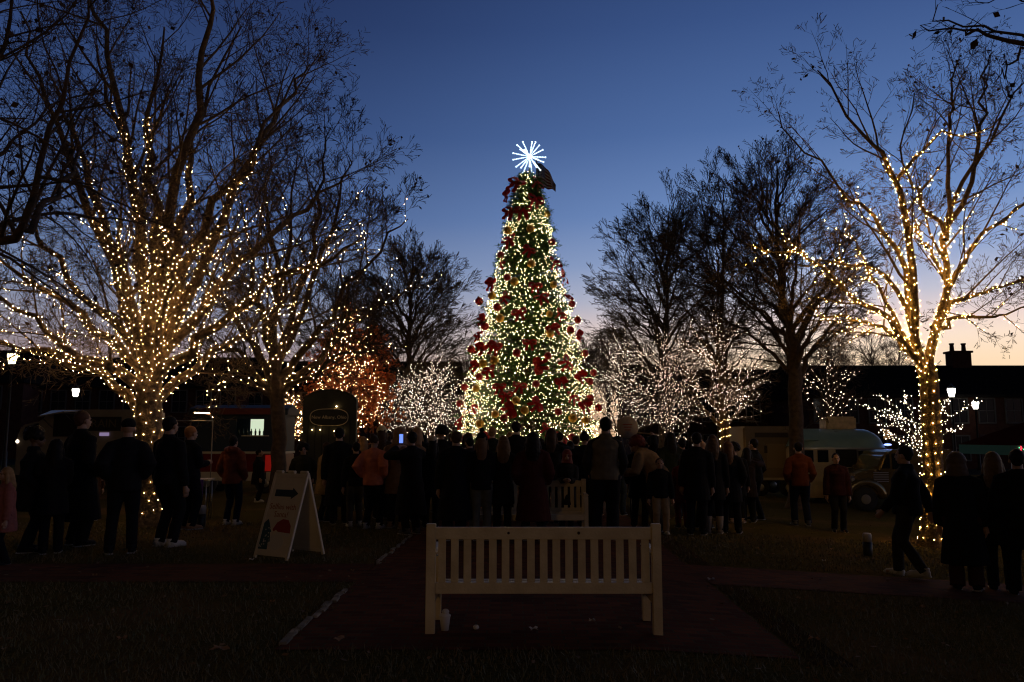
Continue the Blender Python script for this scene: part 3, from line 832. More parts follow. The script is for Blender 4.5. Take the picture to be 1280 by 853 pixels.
Om = [[T0, at(1400, 95, 6.3), at(1330, 62, 6.1), at(1280, 51, 6), at(1232, 44, 5.9), at(1190, 32, 5.8), at(1160, 10, 5.7)],
      [at(1300, 54, 6.05), at(1255, 48, 6.2), at(1215, 40, 6.3), at(1180, 38, 6.4), at(1162, 28, 6.5)],
      [at(1290, 52, 6.0), at(1268, 70, 6.0), at(1259, 82, 6.0), at(1256, 94, 6.0), at(1244, 98, 6.0)],
      [T0, at(1400, 20, 6.6), at(1290, 2, 6.8), at(1240, 1, 6.9), at(1205, 4, 7)],
      [T0, at(1420, -50, 6.5), at(1380, -200, 6.5)], [T0, B + (1.5, .5, 6), B + (2, .5, 7)]]
limbs = [(p, ((.024, .004) if i < 2 else (.012, .003)) if i < 4 else (.08, .01), 0) for i, p in enumerate(Om)]
make_tree("bare_tree", B, tr, limbs, [dict(n=7, len=.30, ang=35, tmin=.45, up=.03, segs=4, wig=.12, sides=4), dict(n=3, len=.2, ang=40, segs=3, wig=.16, rmin=.0018)], 73,
  "dark unlit tree beside the camera whose twigs reach into the upper right corner", None, BARKDARK, leaf=.05, leafsize=.07)
# ------------------------------------------------------------------ Christmas tree
XD = 30.0
XB = gp(660, XD)
def ph(y): return at(660, y, XD)[2]
def hw_m(pxw): return pxw * XD / FPX
PROF = [(588, 88), (570, 93), (550, 90), (500, 80), (450, 69), (400, 57), (350, 44), (300, 33), (260, 24), (232, 16), (216, 9)]
pz = np.array([ph(y) for y, _ in PROF]) - XB[2]; pr = np.array([hw_m(h) for _, h in PROF])
def rad_at(z): return np.interp(z, pz, pr)
rng = np.random.default_rng(77)
X = empty("christmas_tree", tuple(XB), 0, "tall Christmas tree covered in warm lights, centre of the green behind the crowd", "Christmas tree")
MB().tube([(0, 0, 0), (0, 0, 1.0), (0, 0, pz[-1] - .2)], [.2, .18, .03], 12).build("trunk", BARK, X)
# boughs: tiers of branches with needle sprays
H = pz[-1]
nb = 3000
zb = pz[0] + (H - .12 - pz[0]) * (1 - rng.random(nb) ** .82)
ang = rng.random(nb) * 2 * np.pi
tier = 0.93 + .10 * np.sin(zb * 2 * np.pi / .62) + rng.normal(0, .075, nb)
Rb = rad_at(zb) * tier
t = np.linspace(.15, 1, 6)[None, :]
BP_ = np.stack([Rb[:, None] * t * np.cos(ang)[:, None], Rb[:, None] * t * np.sin(ang)[:, None], zb[:, None] + Rb[:, None] * (-.10 * t + .16 * t ** 3) + .25 * (1 - t)], -1)
V1, F1 = tubes_np(BP_, np.linspace(.018, .004, 6)[None, :] * np.ones((nb, 1)), 3)
# needle sprays: short side shoots carrying blades
ns = 10
tt = .22 + .78 * rng.random((nb, ns)) ** .7
k = (tt - .15) / .85 * 5; i = np.clip(k.astype(int), 0, 4); f = (k - i)[..., None]
idx = np.arange(nb)[:, None]
S0 = BP_[idx, i] * (1 - f) + BP_[idx, i + 1] * f
side = np.where(rng.random((nb, ns)) < .5, -1, 1)
tang = np.stack([-np.sin(ang), np.cos(ang), 0 * ang], -1)[:, None, :] * side[..., None]
out = np.stack([np.cos(ang), np.sin(ang), 0 * ang], -1)[:, None, :]
sd = tang * .8 + out * .7 + rng.normal(0, .35, (nb, ns, 3)); sd /= np.linalg.norm(sd, axis=-1, keepdims=True)
sl = (.16 + .16 * rng.random((nb, ns)))[..., None]
S0 = S0.reshape(-1, 3); sd = sd.reshape(-1, 3); sl = sl.reshape(-1, 1)
nn = 12
M = len(S0)
u = rng.random((M, nn, 1)); p0 = S0[:, None, :] + sd[:, None, :] * sl[:, None, :] * u
nd = sd[:, None, :] * .8 + rng.normal(0, .6, (M, nn, 3)); nd /= np.linalg.norm(nd, axis=-1, keepdims=True)
nl = .05 + .05 * rng.random((M, nn, 1))
wv = np.cross(nd, rng.normal(size=(M, nn, 3))); wv /= np.linalg.norm(wv, axis=-1, keepdims=True)
tri = np.stack([p0 - wv * .0095, p0 + wv * .0095, p0 + nd * nl], 2).reshape(-1, 3)
link("boughs", np_mesh("boughs", V1, F1), BARK, X)
NEED = mat("needles", (0.085, 0.19, 0.022), .7, c2=(.05, .125, .018), nscale=1.6)
link("needles", np_mesh("needles", tri, np.arange(len(tri)).reshape(-1, 3)), NEED, X)
# ornament spots in photo pixels
BAU = [(626, 319), (622, 384), (589, 437), (646, 441), (685, 445), (599, 471), (670, 480), (575, 505), (630, 523), (698, 515), (715, 547), (748, 510), (737, 477), (715, 380), (731, 442), (713, 413), (581, 484), (580, 550), (634, 347), (738, 498), (742, 466), (722, 400), (606, 408), (599, 377), (690, 303)]
GOLD = [(684, 268), (663, 286), (635, 288), (643, 352), (687, 393), (687, 417), (625, 398), (618, 451), (619, 518), (595, 486), (656, 513), (716, 523), (615, 370), (732, 526), (645, 501), (604, 455), (600, 530), (642, 545), (692, 356), (664, 330)]
BOW = [(648, 229), (669, 249), (654, 263), (637, 299), (669, 357), (693, 328), (703, 345), (616, 352), (605, 400), (649, 390), (604, 434), (709, 453), (722, 419), (625, 483), (633, 494), (650, 482), (715, 496), (592, 508), (576, 526), (684, 536), (640, 264), (671, 229), (709, 372), (701, 392), (636, 241), (600, 418), (724, 470), (662, 312), (627, 330), (676, 372), (630, 372), (690, 410), (662, 428), (620, 432), (672, 458), (612, 462), (700, 476), (640, 512), (672, 505), (610, 545), (700, 548), (729, 505), (596, 456)]
def surf(px, py, k=1.0):
    "point on the front surface of the tree seen at a pixel"
    z = ph(py) - XB[2]; r = rad_at(z) * k
    x = at(px, py, XD)[0] - XB[0]
    x = max(-r * 1.03, min(r * 1.03, x))
    y = -math.sqrt(max(0, r * r - x * x))
    p = at(px, py, XD + y)
    return np.array((p[0], XD + y, p[2]))
# bulbs, kept clear of the ornaments
nbulb = 9000
zl = pz[0] + (H - pz[0]) * (1 - rng.random(nbulb) ** .64); zl[:420] = H * (.78 + .22 * rng.random(420)); al = rng.random(nbulb) * 2 * np.pi
rl = rad_at(zl) * (1.02 - .20 * rng.random(nbulb) ** 1.3 + .03 * np.sin(zl * 2 * np.pi / .62))
PB = np.stack([rl * np.cos(al), rl * np.sin(al), zl + rng.normal(0, .02, nbulb)], -1)
occ = np.array([surf(*p) - XB for p in BAU + GOLD] + [surf(*p) - XB for p in BOW])
rad = np.array([.15] * (len(BAU) + len(GOLD)) + [.19] * len(BOW))
keep = np.ones(nbulb, bool)
for o_, r_ in zip(occ, rad): keep &= np.linalg.norm(PB - o_, axis=1) > r_
# a few clumps of bare foliage without bulbs
for _ in range(60):
    z_ = pz[0] + (H - pz[0]) * rng.random(); a_ = rng.random() * 6.28; c_ = np.array((rad_at(z_) * math.cos(a_), rad_at(z_) * math.sin(a_), z_))
    keep &= (np.linalg.norm(PB - c_, axis=1) > .28 + .12 * rng.random()) | (rng.random(nbulb) < .25)
BX = glow("bulb_tree", (1.0, 0.78, 0.36), 20)
ringP = []
for px, py in BAU:
    c = surf(px, py, 1.04); vw = np.array((-c[0], -c[1], 0)); vw /= np.linalg.norm(vw); sd_ = np.array((vw[1], -vw[0], 0))
    for a in np.linspace(0, 2 * np.pi, 9)[:-1] + rng.random(): ringP.append(c - XB + (sd_ * math.cos(a) + np.array((0, 0, 1)) * math.sin(a)) * .16 + rng.normal(0, .012, 3))
bulbs("light_string", np.concatenate([PB[keep], ringP]), .0086, BX, X, rng)

RED = mat("red_glitter", (.62, .015, .02), .3, spec=.7, noise_amt=.5, nscale=30)
GLD = mat("gold_gloss", (.85, .46, .08), .35, metal=.35)
SILK = mat("red_ribbon", (.85, .02, .015), .5, noise_amt=.35, nscale=6)
CAPM = mat("ornament_cap", (.6, .5, .3), .3, metal=1)
def where(px, py):
    lv = ["top", "upper", "middle", "lower", "bottom"][min(4, max(0, int((py - 215) / 68)))]
    z = ph(py) - XB[2]; f = (px - 660) / (rad_at(z) / XD * FPX)
    sdn = "left edge" if f < -.8 else "left part" if f < -.3 else "centre" if f < .3 else "right part" if f < .8 else "right edge"
    return lv, sdn
used = {}
ORD = ["first", "second", "third", "fourth", "fifth", "sixth"]
def olabel(what, px, py):
    lv, sdn = where(px, py); key = (what, lv, sdn); used[key] = used.get(key, 0) + 1
    s = f"{what} at the {sdn} of the tree's {lv} tier"
    if used[key] > 1: s += f", {ORD[used[key] - 1]} down"
    return s
def bauble_mesh(nm, ridge):
    mb = MB(); n = 18
    prof = [(math.sin(math.pi * k / 12) * .115, -math.cos(math.pi * k / 12) * .115) for k in range(13)]
    prof[0] = (.003, -.115); prof[-1] = (.003, .115)
    mb.lathe(prof, n)
    if ridge:
        for v in mb.bm.verts:
            a = math.atan2(v.co.y, v.co.x); s = 1 + .06 * math.cos(a * 6); v.co.x *= s; v.co.y *= s
    me = bpy.data.meshes.new(nm); mb.bm.to_mesh(me); mb.bm.free(); return me
bm1 = bauble_mesh("ball", False); bm2 = bauble_mesh("ball", True); bm1.materials.append(RED); bm2.materials.append(GLD)
mb = MB().lathe([(.035, .105), (.035, .14), (.01, .145)], 10); capme = bpy.data.meshes.new("hook_cap"); mb.bm.to_mesh(capme); mb.bm.free(); capme.materials.append(CAPM)
for lst, me, what, cat, grp in ((BAU, bm1, "red bauble", "bauble", "red baubles on the Christmas tree"), (GOLD, bm2, "ribbed gold bauble", "bauble", "gold baubles on the Christmas tree")):
    for px, py in sorted(lst, key=lambda q: q[1]):
        p = surf(px, py, 1.04)
        r = empty("bauble", tuple(p), rng.random() * 6, olabel(what, px, py), cat, grp)
        s = 1.1 + .3 * rng.random(); r.scale = (s, s, s)
        r.rotation_euler = (rng.normal(0, .25), rng.normal(0, .25), rng.random() * 6)
        link("ball", me, None, r); link("hook_cap", capme, None, r)

# bows: two loops, a knot and two hanging tails of wired ribbon
def ribbon(mb, pts, wdt, nrm):
    vv = []; 
    for i, p in enumerate(pts):
        vv += [Vector(p) - Vector(nrm) * wdt / 2, Vector(p) + Vector(nrm) * wdt / 2]
    k = len(pts); mb._add(vv, [(2 * i, 2 * i + 1, 2 * i + 3, 2 * i + 2) for i in range(k - 1)], 0, True)
def bowparts():
    out = []
    for s in (-1, 1):
        mb = MB(); pts = []
        for i in range(13):
            a = 2 * math.pi * i / 12
            pts.append((s * (.13 - .13 * math.cos(a)), -.03 - .06 * math.sin(a * .5), .06 * math.sin(a) + s * .0))
        ribbon(mb, pts, .13, (0, .8, .8))
        out.append(("loop", mb))
    for s in (-1, 1):
        mb = MB(); pts = [(s * .02, -.05, 0), (s * .07, -.09, -.09), (s * .09, -.06, -.16), (s * .11, -.10, -.23), (s * .12, -.07, -.28)]
        ribbon(mb, pts, .11, (.9, .3, .2)); out.append(("tail", mb))
    mb = MB().ell((0, -.05, 0), (.045, .04, .05), 10, 8); out.append(("knot", mb))
    res = []
    for nm, mb in out:
        me = bpy.data.meshes.new(nm); mb.bm.to_mesh(me); mb.bm.free(); me.materials.append(SILK); res.append((nm, me))
    return res
BWP = bowparts()
for px, py in sorted(BOW, key=lambda q: q[1]):
    p = surf(px, py, 1.05)
    a = math.atan2(p[0] - XB[0], -(p[1] - XB[1]))
    r = empty("ribbon_bow", tuple(p), 0, olabel("red ribbon bow", px, py), "bow", "red bows on the Christmas tree")
    r.rotation_euler = (rng.normal(0, .2), rng.normal(0, .55), a * .8); s = .88 + .35 * rng.random() + (.25 if py < 300 else 0); r.scale = (s * 1.05, s, s * 1.15)
    for nm, me in BWP: link(nm, me, None, r)
# starburst topper
ST = at(662, 196, XD - .1)
star = empty("star_topper", tuple(ST), 0, "white starburst of lit rods on top of the Christmas tree", "star")
SW = glow("star_white", (.60, .82, 1.0), 3.2)
MB().ell((0, 0, 0), .10, 12, 8).build("hub", SW, star)
MB().tube([(0, 0, -.75), (0, 0, 0)], .025, 8).build("stem", CAPM, star)
r2 = random.Random(3)
for k in range(20):
    a = 2 * math.pi * k / 13 + r2.uniform(-.08, .08) + 0
    tl = r2.uniform(-.12, .12) if k < 13 else r2.uniform(.6, 1.0) * (1 if k % 2 else -1)
    if k >= 13: a = 2 * math.pi * (k - 13) / 7 + .2
    L_ = r2.uniform(.58, .70)
    d = Vector((math.cos(a) * math.cos(tl), math.sin(tl), math.sin(a) * math.cos(tl)))
    mb = MB().tube([d * .08, d * L_], .009, 6)
    q = Vector((0, 1, 0)).cross(d).normalized() if abs(d.y) < .95 else Vector((1, 0, 0)); q2 = d.cross(q)
    for j in range(9):
        c = d * (.12 + (L_ - .12) * j / 8)
        rr = .028 if j < 8 else .042
        for o_ in ((q, 1), (q, -1), (q2, 1), (q2, -1)) if j > 1 else ((q, 0),):
            mb.ell(c + o_[0] * o_[1] * .016, rr * .46, 6, 4)
    mb.build("ray", SW, star)
# flag on its pole behind the tree
FY = XD + 3.2
fb = gp(689, FY)
fl = empty("flagpole", tuple(fb), 0, "tall flagpole behind the Christmas tree, hidden but for its flag", "flagpole")
ztop = at(672, 200, FY)[2]
x0 = at(671, 215, FY)[0] - fb[0]
fl.location.x += x0; 
MB().tube([(0, 0, 0), (0, 0, ztop)], [.07, .035], 10).build("pole", mat("pole_paint", (.3, .3, .3), .4), fl)
MB().ell((0, 0, ztop + .06), .07).build("finial", GLD, fl)
def flag():
    nx, nz = 26, 26
    m = bpy.data.materials.new("flag_cloth"); m.use_nodes = True; t = m.node_tree; b = t.nodes["Principled BSDF"]; b.inputs["Roughness"].default_value = .8
    uv = t.nodes.new("ShaderNodeUVMap"); s = t.nodes.new("ShaderNodeSeparateXYZ"); t.links.new(uv.outputs[0], s.inputs[0])
    def math_(op, a, bb):
        n = t.nodes.new("ShaderNodeMath"); n.operation = op
        for q, v in enumerate((a, bb)):
            if isinstance(v, (int, float)): n.inputs[q].default_value = v
            else: t.links.new(v, n.inputs[q])
        return n.outputs[0]
    st = math_('MODULO', math_('MULTIPLY', s.outputs["Y"], 6.5), 1.0); st = math_('LESS_THAN', st, .5)
    mx = t.nodes.new("ShaderNodeMixRGB"); t.links.new(st, mx.inputs[0]); mx.inputs[1].default_value = (.30, .27, .25, 1); mx.inputs[2].default_value = (.12, .012, .016, 1)
    can = math_('MULTIPLY', math_('LESS_THAN', s.outputs["X"], .4), math_('GREATER_THAN', s.outputs["Y"], .46))
    # stars as a grid of dots
    gx = math_('SUBTRACT', math_('MODULO', math_('MULTIPLY', s.outputs["X"], 27.5), 1.0), .5); gy = math_('SUBTRACT', math_('MODULO', math_('MULTIPLY', s.outputs["Y"], 16.7), 1.0), .5)
    dd = math_('LESS_THAN', math_('ADD', math_('MULTIPLY', gx, gx), math_('MULTIPLY', gy, gy)), .06)
    mc = t.nodes.new("ShaderNodeMixRGB"); t.links.new(dd, mc.inputs[0]); mc.inputs[1].default_value = (.02, .03, .10, 1); mc.inputs[2].default_value = (.55, .55, .55, 1)
    m2 = t.nodes.new("ShaderNodeMixRGB"); t.links.new(can, m2.inputs[0]); t.links.new(mx.outputs[0], m2.inputs[1]); t.links.new(mc.outputs[0], m2.inputs[2])
    t.links.new(m2.outputs[0], b.inputs["Base Color"])
    V = []; UV = []
    for j in range(nz):
        for i_ in range(nx):
            u, v = i_ / (nx - 1), j / (nz - 1)
            # hoist at left, fly end drooping to the lower right
            x = u * .76; z = v * (-.95 * u * u) + (1 - v) * (-1.0 - .2 * u)
            y = .09 * math.sin(u * 14 + v * 2) * (.3 + u)
            V.append((x, y, z)); UV.append((u, v))
    F = [(j * nx + i_, j * nx + i_ + 1, (j + 1) * nx + i_ + 1, (j + 1) * nx + i_) for j in range(nz - 1) for i_ in range(nx - 1)]
    me = np_mesh("flag", np.array(V), np.array(F), smooth=True)
    ul = me.uv_layers.new(name="UVMap"); vi = np.empty(len(me.loops), np.int32); me.loops.foreach_get("vertex_index", vi)
    ul.data.foreach_set("uv", np.array(UV)[vi].astype(np.float32).ravel())
    o = link("flag", me, m, None); 
    p = at(673, 204, FY); o.location = (fl.location.x + .03, FY, p[2])
    s_ = (at(694, 245, FY)[0] - fl.location.x) / .76; o.scale = (s_, s_, s_)
    tag(o, "striped flag with a starred corner drooping beside the star topper", "flag")
flag()
# ------------------------------------------------------------------ people
BAKE = {}
PRNG = random.Random(99)
def baked(key, fn, voxel, smooth_it=2, wrinkle=0.0, wscale=9.0, seed=0):
    "closed overlapping volumes -> one continuous skin (cached)"
    if key in BAKE: return BAKE[key]
    mb = MB(); fn(mb)
    bmesh.ops.recalc_face_normals(mb.bm, faces=mb.bm.faces)
    me = bpy.data.meshes.new("tmp"); mb.bm.to_mesh(me); mb.bm.free()
    o = bpy.data.objects.new("tmp", me); col.objects.link(o)
    md = o.modifiers.new("r", 'REMESH'); md.mode = 'VOXEL'; md.voxel_size = voxel
    if smooth_it:
        sm = o.modifiers.new("s", 'SMOOTH'); sm.iterations = smooth_it; sm.factor = .5
    dg = bpy.context.evaluated_depsgraph_get()
    out = bpy.data.meshes.new_from_object(o.evaluated_get(dg))
    bpy.data.objects.remove(o)
    n = len(out.vertices); co = np.empty(n * 3, np.float32); out.vertices.foreach_get("co", co); co = co.reshape(-1, 3)
    if wrinkle:
        nr = np.empty(n * 3, np.float32); out.vertices.foreach_get("normal", nr); nr = nr.reshape(-1, 3)
        rg = np.random.default_rng(seed + 5)
        d = np.zeros(n)
        for _ in range(7):
            k = rg.normal(size=3) * wscale * (1, 1, 1.8); d += np.sin(co @ k + rg.random() * 6.28 + 1.5 * np.sin(co @ (rg.normal(size=3) * wscale * .5)))
        co = co + nr * (d / 7 * wrinkle)[:, None]
        out.vertices.foreach_set("co", co.astype(np.float32).ravel())
    out.polygons.foreach_set("use_smooth", np.ones(len(out.polygons), bool))
    out.materials.clear(); out.materials.append(None)
    BAKE[key] = out
    return out

def two_bone(a, b, l1, l2, hint):
    "middle joint of a two-bone chain from a to b bending towards hint"
    a, b, hint = Vector(a), Vector(b), Vector(hint)
    d = b - a; L_ = min(d.length, (l1 + l2) * .999); d.normalize()
    x = (l1 * l1 - l2 * l2 + L_ * L_) / (2 * L_); h = math.sqrt(max(0, l1 * l1 - x * x))
    p = hint - d * hint.dot(d)
    p = p.normalized() if p.length > 1e-6 else Vector((0, 1, 0))
    return a + d * x + p * h

# figure: 1.75 m, faces +Y
POSES = {
 'stand': dict(hand=[(-.24, .05, .80), (.24, .05, .80)], foot=[(-.10, 0), (.10, .02)]),
 'pockets': dict(hand=[(-.20, .12, .92), (.20, .12, .92)], foot=[(-.12, .03), (.12, -.02)]),
 'front': dict(hand=[(-.06, .30, 1.12), (.06, .30, 1.12)], foot=[(-.09, 0), (.10, .04)]),
 'phone': dict(hand=[(-.08, .34, 1.46), (.10, .34, 1.46)], foot=[(-.09, 0), (.10, .0)]),
 'reach': dict(hand=[(-.24, .05, .82), (.20, .42, 1.50)], foot=[(-.10, 0), (.10, .05)]),
 'raise': dict(hand=[(-.24, .1, .85), (.24, .18, 1.78)], foot=[(-.10, 0), (.11, .03)]),
 'walk': dict(hand=[(-.22, .22, .88), (.22, -.20, .86)], foot=[(-.09, -.17), (.09, .20)]),
 'lean': dict(hand=[(-.22, .50, .98), (.22, .50, 1.02)], foot=[(-.11, -.02), (.11, .05)], lean=.62),
 'hips': dict(hand=[(-.20, .02, 1.0), (.20, .02, 1.0)], foot=[(-.13, 0), (.13, .02)]),
}
def joints(pose):
    P = POSES[pose]; ln = P.get('lean', 0.0)
    def tor(x, y, z):  # lean the trunk about the hips
        dz = z - .95; return Vector((x, y * math.cos(ln) + dz * math.sin(ln), .95 + dz * math.cos(ln) - y * math.sin(ln)))
    J = dict(pel=tor(0, 0, .95), waist=tor(0, 0, 1.10), chest=tor(0, .01, 1.30), nb=tor(0, -.01, 1.47), head=tor(0, .02, 1.62) if not ln else tor(0, .06, 1.60))
    J['sh'] = [tor(-.178, 0, 1.365), tor(.178, 0, 1.365)]
    J['hd'] = [Vector(h) for h in P['hand']]
    J['el'] = [two_bone(J['sh'][i], J['hd'][i], .29, .26, ((-.5 if i == 0 else .5), -1, -.4)) for i in (0, 1)]
    J['hip'] = [Vector((-.09, 0, .90)), Vector((.09, 0, .90))]
    J['an'] = [Vector((x, y - .03, .085)) for x, y in P['foot']]
    if pose == 'walk': J['an'][0].z = .13
    J['kn'] = [two_bone(J['hip'][i], J['an'][i], .43, .42, (0, 1, 0)) for i in (0, 1)]
    return J
def body_fn(J):
    def f(mb):
        mb.tube([J['pel'], J['waist'], J['chest'], J['nb']], [.13, .115, .14, .06], 14)
        mb.ell(J['chest'] + Vector((0, 0, .03)), (.17, .10, .14)); mb.ell(J['pel'], (.155, .11, .12))
        h = J['head']
        mb.tube([J['nb'] - Vector((0, 0, .03)), h - Vector((0, .01, .06))], [.062, .055], 12)
        mb.ell(h + Vector((0, -.012, .03)), (.075, .094, .098), 20, 14)           # skull
        mb.ell(h + Vector((0, .025, -.035)), (.058, .066, .078), 16, 12)            # face and jaw
        mb.ell(h + Vector((0, .055, -.092)), (.026, .024, .02), 10, 8)            # chin
        mb.tube([h + Vector((0, .088, .012)), h + Vector((0, .106, -.028)), h + Vector((0, .09, -.034))], [.010, .015, .010], 8)  # nose
        mb.ell(h + Vector((0, .086, -.060)), (.024, .010, .009), 10, 6)           # lips
        mb.ell(h + Vector((0, .083, .028)), (.045, .012, .008), 10, 6)            # brow
        for s in (-1, 1):
            mb.ell(h + Vector((s * .079, -.008, -.01)), (.012, .022, .032), 8, 8)  # ears
        for i in (0, 1):
            s = -1 if i == 0 else 1
            mb.tube([J['chest'] + Vector((s * .08, 0, .06)), J['sh'][i], (J['sh'][i] + J['el'][i]) / 2, J['el'][i], (J['el'][i] * .6 + J['hd'][i] * .4), J['hd'][i]], [.07, .062, .052, .042, .040, .027], 12)
            # hand: palm, four fingers bent at the knuckles, thumb off the side
            w = J['hd'][i]; d = (w - J['el'][i]).normalized(); inn = Vector((-s, .25, 0)); inn = (inn - d * inn.dot(d)).normalized(); fw_ = d.cross(inn).normalized()
            if fw_.y < 0: fw_ = -fw_
            mb.tube([w - d * .01, w + d * .035, w + d * .085], [.026, .034, .036], 10)
            for q in range(4):
                o_ = fw_ * (-.030 + .020 * q); L_ = (.058, .072, .076, .066)[q]
                a = w + d * .075 + o_; b = a + d * L_ * .5 + inn * .006; c = b + d * L_ * .35 + inn * L_ * .28; e = c + d * .008 + inn * L_ * .22
                mb.tube([a, b, c, e], [.0105, .0098, .009, .0082], 7)
            a = w + d * .02 + fw_ * .022; b = a + fw_ * .03 + d * .028 + inn * .01; c = b + d * .03 + inn * .008
            mb.tube([a, b, c], [.013, .0115, .0095], 7)
            mb.tube([J['pel'] + Vector((s * .05, 0, 0)), J['hip'][i], (J['hip'][i] + J['kn'][i]) / 2, J['kn'][i], J['kn'][i] * .6 + J['an'][i] * .4, J['an'][i]], [.10, .092, .075, .055, .054, .038], 12)
            mb.tube([J['an'][i] + Vector((0, -.03, -.03)), J['an'][i] + Vector((0, .08, -.045)), J['an'][i] + Vector((0, .16, -.055))], [.036, .032, .022], 8)
    return f
def torso(J, mb, g, hem):
    mb.tube([J['pel'] + (J['waist'] - J['pel']).normalized() * -.0, J['waist'], J['chest'], J['nb'] - Vector((0, 0, .03))], [.155 + g, .15 + g, .165 + g * .8, .075], 16)
    mb.ell(J['chest'] + Vector((0, 0, .03)), (.185 + g, .13 + g, .135), 16, 10)
def arms(J, mb, g, cuff=.86):
    for i in (0, 1):
        mb.tube([J['nb'] + Vector((0, 0, -.015)), (J['nb'] * .45 + J['sh'][i] * .55) + Vector((0, 0, -.005)), J['sh'][i]], [.07, .062 + g * .6, .058 + g], 10)
        w = J['el'][i] + (J['hd'][i] - J['el'][i]) * .97
        mb.tube([J['chest'] + Vector(((-1 if i == 0 else 1) * .09, 0, .06)), J['sh'][i], (J['sh'][i] + J['el'][i]) / 2, J['el'][i], (J['el'][i] + w) / 2, w], [.070 + g, .064 + g, .066 + g, .058 + g, .054 + g, .046 + g], 12)
def jacket_fn(J, style):
    g = {'jacket': .012, 'puffer': .032, 'coat': .016, 'long': .02, 'vest': .03}[style]
    def f(mb):
        torso(J, mb, g, 0)
        p = J['pel']; dn = (J['pel'] - J['waist']).normalized(); dn = (dn + Vector((0, 0, -1))).normalized()
        ext = {'jacket': .12, 'puffer': .14, 'coat': .36, 'long': .62, 'vest': .10}[style]
        fl = {'jacket': .0, 'puffer': .0, 'coat': .04, 'long': .08, 'vest': .0}[style]
        mb.tube([J['waist'], p, p + Vector((0, 0, -1)) * ext * .5, p + Vector((0, 0, -1)) * ext], [.14 + g, .165 + g, .17 + g + fl * .5, .165 + g + fl], 18)
        # collar
        mb.tube([J['nb'] - Vector((0, 0, .03)), J['nb'] + Vector((0, .0, .045))], [.085 + g * .5, .075], 14)
        if style != 'vest': arms(J, mb, g)
    return f
def sleeves_fn(J):
    def f(mb): torso(J, mb, .004, 0); arms(J, mb, .0)
    return f
def trousers_fn(J, wide):
    g = .022 if wide else .008
    def f(mb):
        mb.ell(J['pel'] + Vector((0, 0, -.02)), (.17, .125, .13))
        for i in (0, 1):
            s = -1 if i == 0 else 1
            an = J['an'][i] + Vector((0, 0, .0))
            mb.tube([J['pel'] + Vector((s * .05, 0, 0)), J['hip'][i], (J['hip'][i] + J['kn'][i]) / 2, J['kn'][i], (J['kn'][i] + an) / 2, an + Vector((0, 0, -.03))], [.11, .105 + g, .088 + g, .068 + g, .062 + g, .055 + g * 1.4], 12)
    return f
def shoe_mesh(boot):
    key = ('shoe', boot)
    if key in BAKE: return BAKE[key]
    mb = MB()
    mb.tube([(0, -.065, -.045), (0, -.01, -.04), (0, .08, -.048), (0, .165, -.058), (0, .20, -.065)], [.036, .044, .046, .036, .016], 12)
    mb.tube([(0, -.01, -.05), (0, -.012, .03 if not boot else .22)], [.048, .052 if not boot else .068], 12)
    mb.box((0, .055, -.078), (.086, .26, .016), 1)
    me = bpy.data.meshes.new("shoe"); bmesh.ops.recalc_face_normals(mb.bm, faces=mb.bm.faces); mb.bm.to_mesh(me); mb.bm.free()
    me.materials.append(None); me.materials.append(None); BAKE[key] = me; return me
def hair_fn(J, style):
    h = J['head']
    def f(mb):
        if style == 'short':
            mb.ell(h + Vector((0, -.028, .045)), (.086, .098, .094), 18, 12); mb.ell(h + Vector((0, -.06, -.005)), (.07, .05, .07), 12, 8)
        elif style in ('long', 'longwide'):
            k = 1.25 if style == 'longwide' else 1
            mb.ell(h + Vector((0, -.026, .042)), (.091, .102, .098), 18, 12)
            mb.tube([h + Vector((0, -.05, .03)), h + Vector((0, -.075, -.08)), h + Vector((0, -.095, -.20)), h + Vector((0, -.105, -.33)), h + Vector((.01, -.10, -.42))], [.08 * k, .088 * k, .092 * k, .075 * k, .03], 12)
            for s in (-1, 1):
                mb.tube([h + Vector((s * .06, 0, .05)), h + Vector((s * .085, .005, -.06)), h + Vector((s * .10, .0, -.18)), h + Vector((s * .10, .02, -.28))], [.035, .034 * k, .034 * k, .012], 8)
        elif style == 'bun':
            mb.ell(h + Vector((0, -.028, .045)), (.086, .098, .094), 18, 12); mb.ell(h + Vector((0, -.09, .12)), .048, 10, 8)
        elif style == 'pony':
            mb.ell(h + Vector((0, -.028, .045)), (.086, .098, .094), 18, 12)
            mb.tube([h + Vector((0, -.10, .06)), h + Vector((0, -.15, .02)), h + Vector((0, -.155, -.1)), h + Vector((0, -.13, -.22))], [.03, .038, .04, .012], 10)
        elif style == 'curly':
            for k in range(46):
                a = k * 2.399; z = 1 - 1.35 * k / 46; r = math.sqrt(max(0, 1 - z * z))
                v = Vector((r * math.cos(a) * .105, -.035 + r * math.sin(a) * .105, .055 + z * .11))
                if v.y < .06 or v.z > .09: mb.ell(h + v, .045, 8, 6)
        elif style == 'hood':
            mb.ell(h + Vector((0, -.03, .03)), (.112, .118, .128), 18, 12)
            mb.tube([h + Vector((0, -.04, -.02)), h + Vector((0, -.03, -.16))], [.105, .13], 14)
        elif style == 'hooddown':
            mb.tube([h + Vector((-.12, .02, -.15)), h + Vector((-.12, -.08, -.14)), h + Vector((0, -.15, -.13)), h + Vector((.12, -.08, -.14)), h + Vector((.12, .02, -.15))], [.03, .05, .07, .05, .03], 10)
    return f
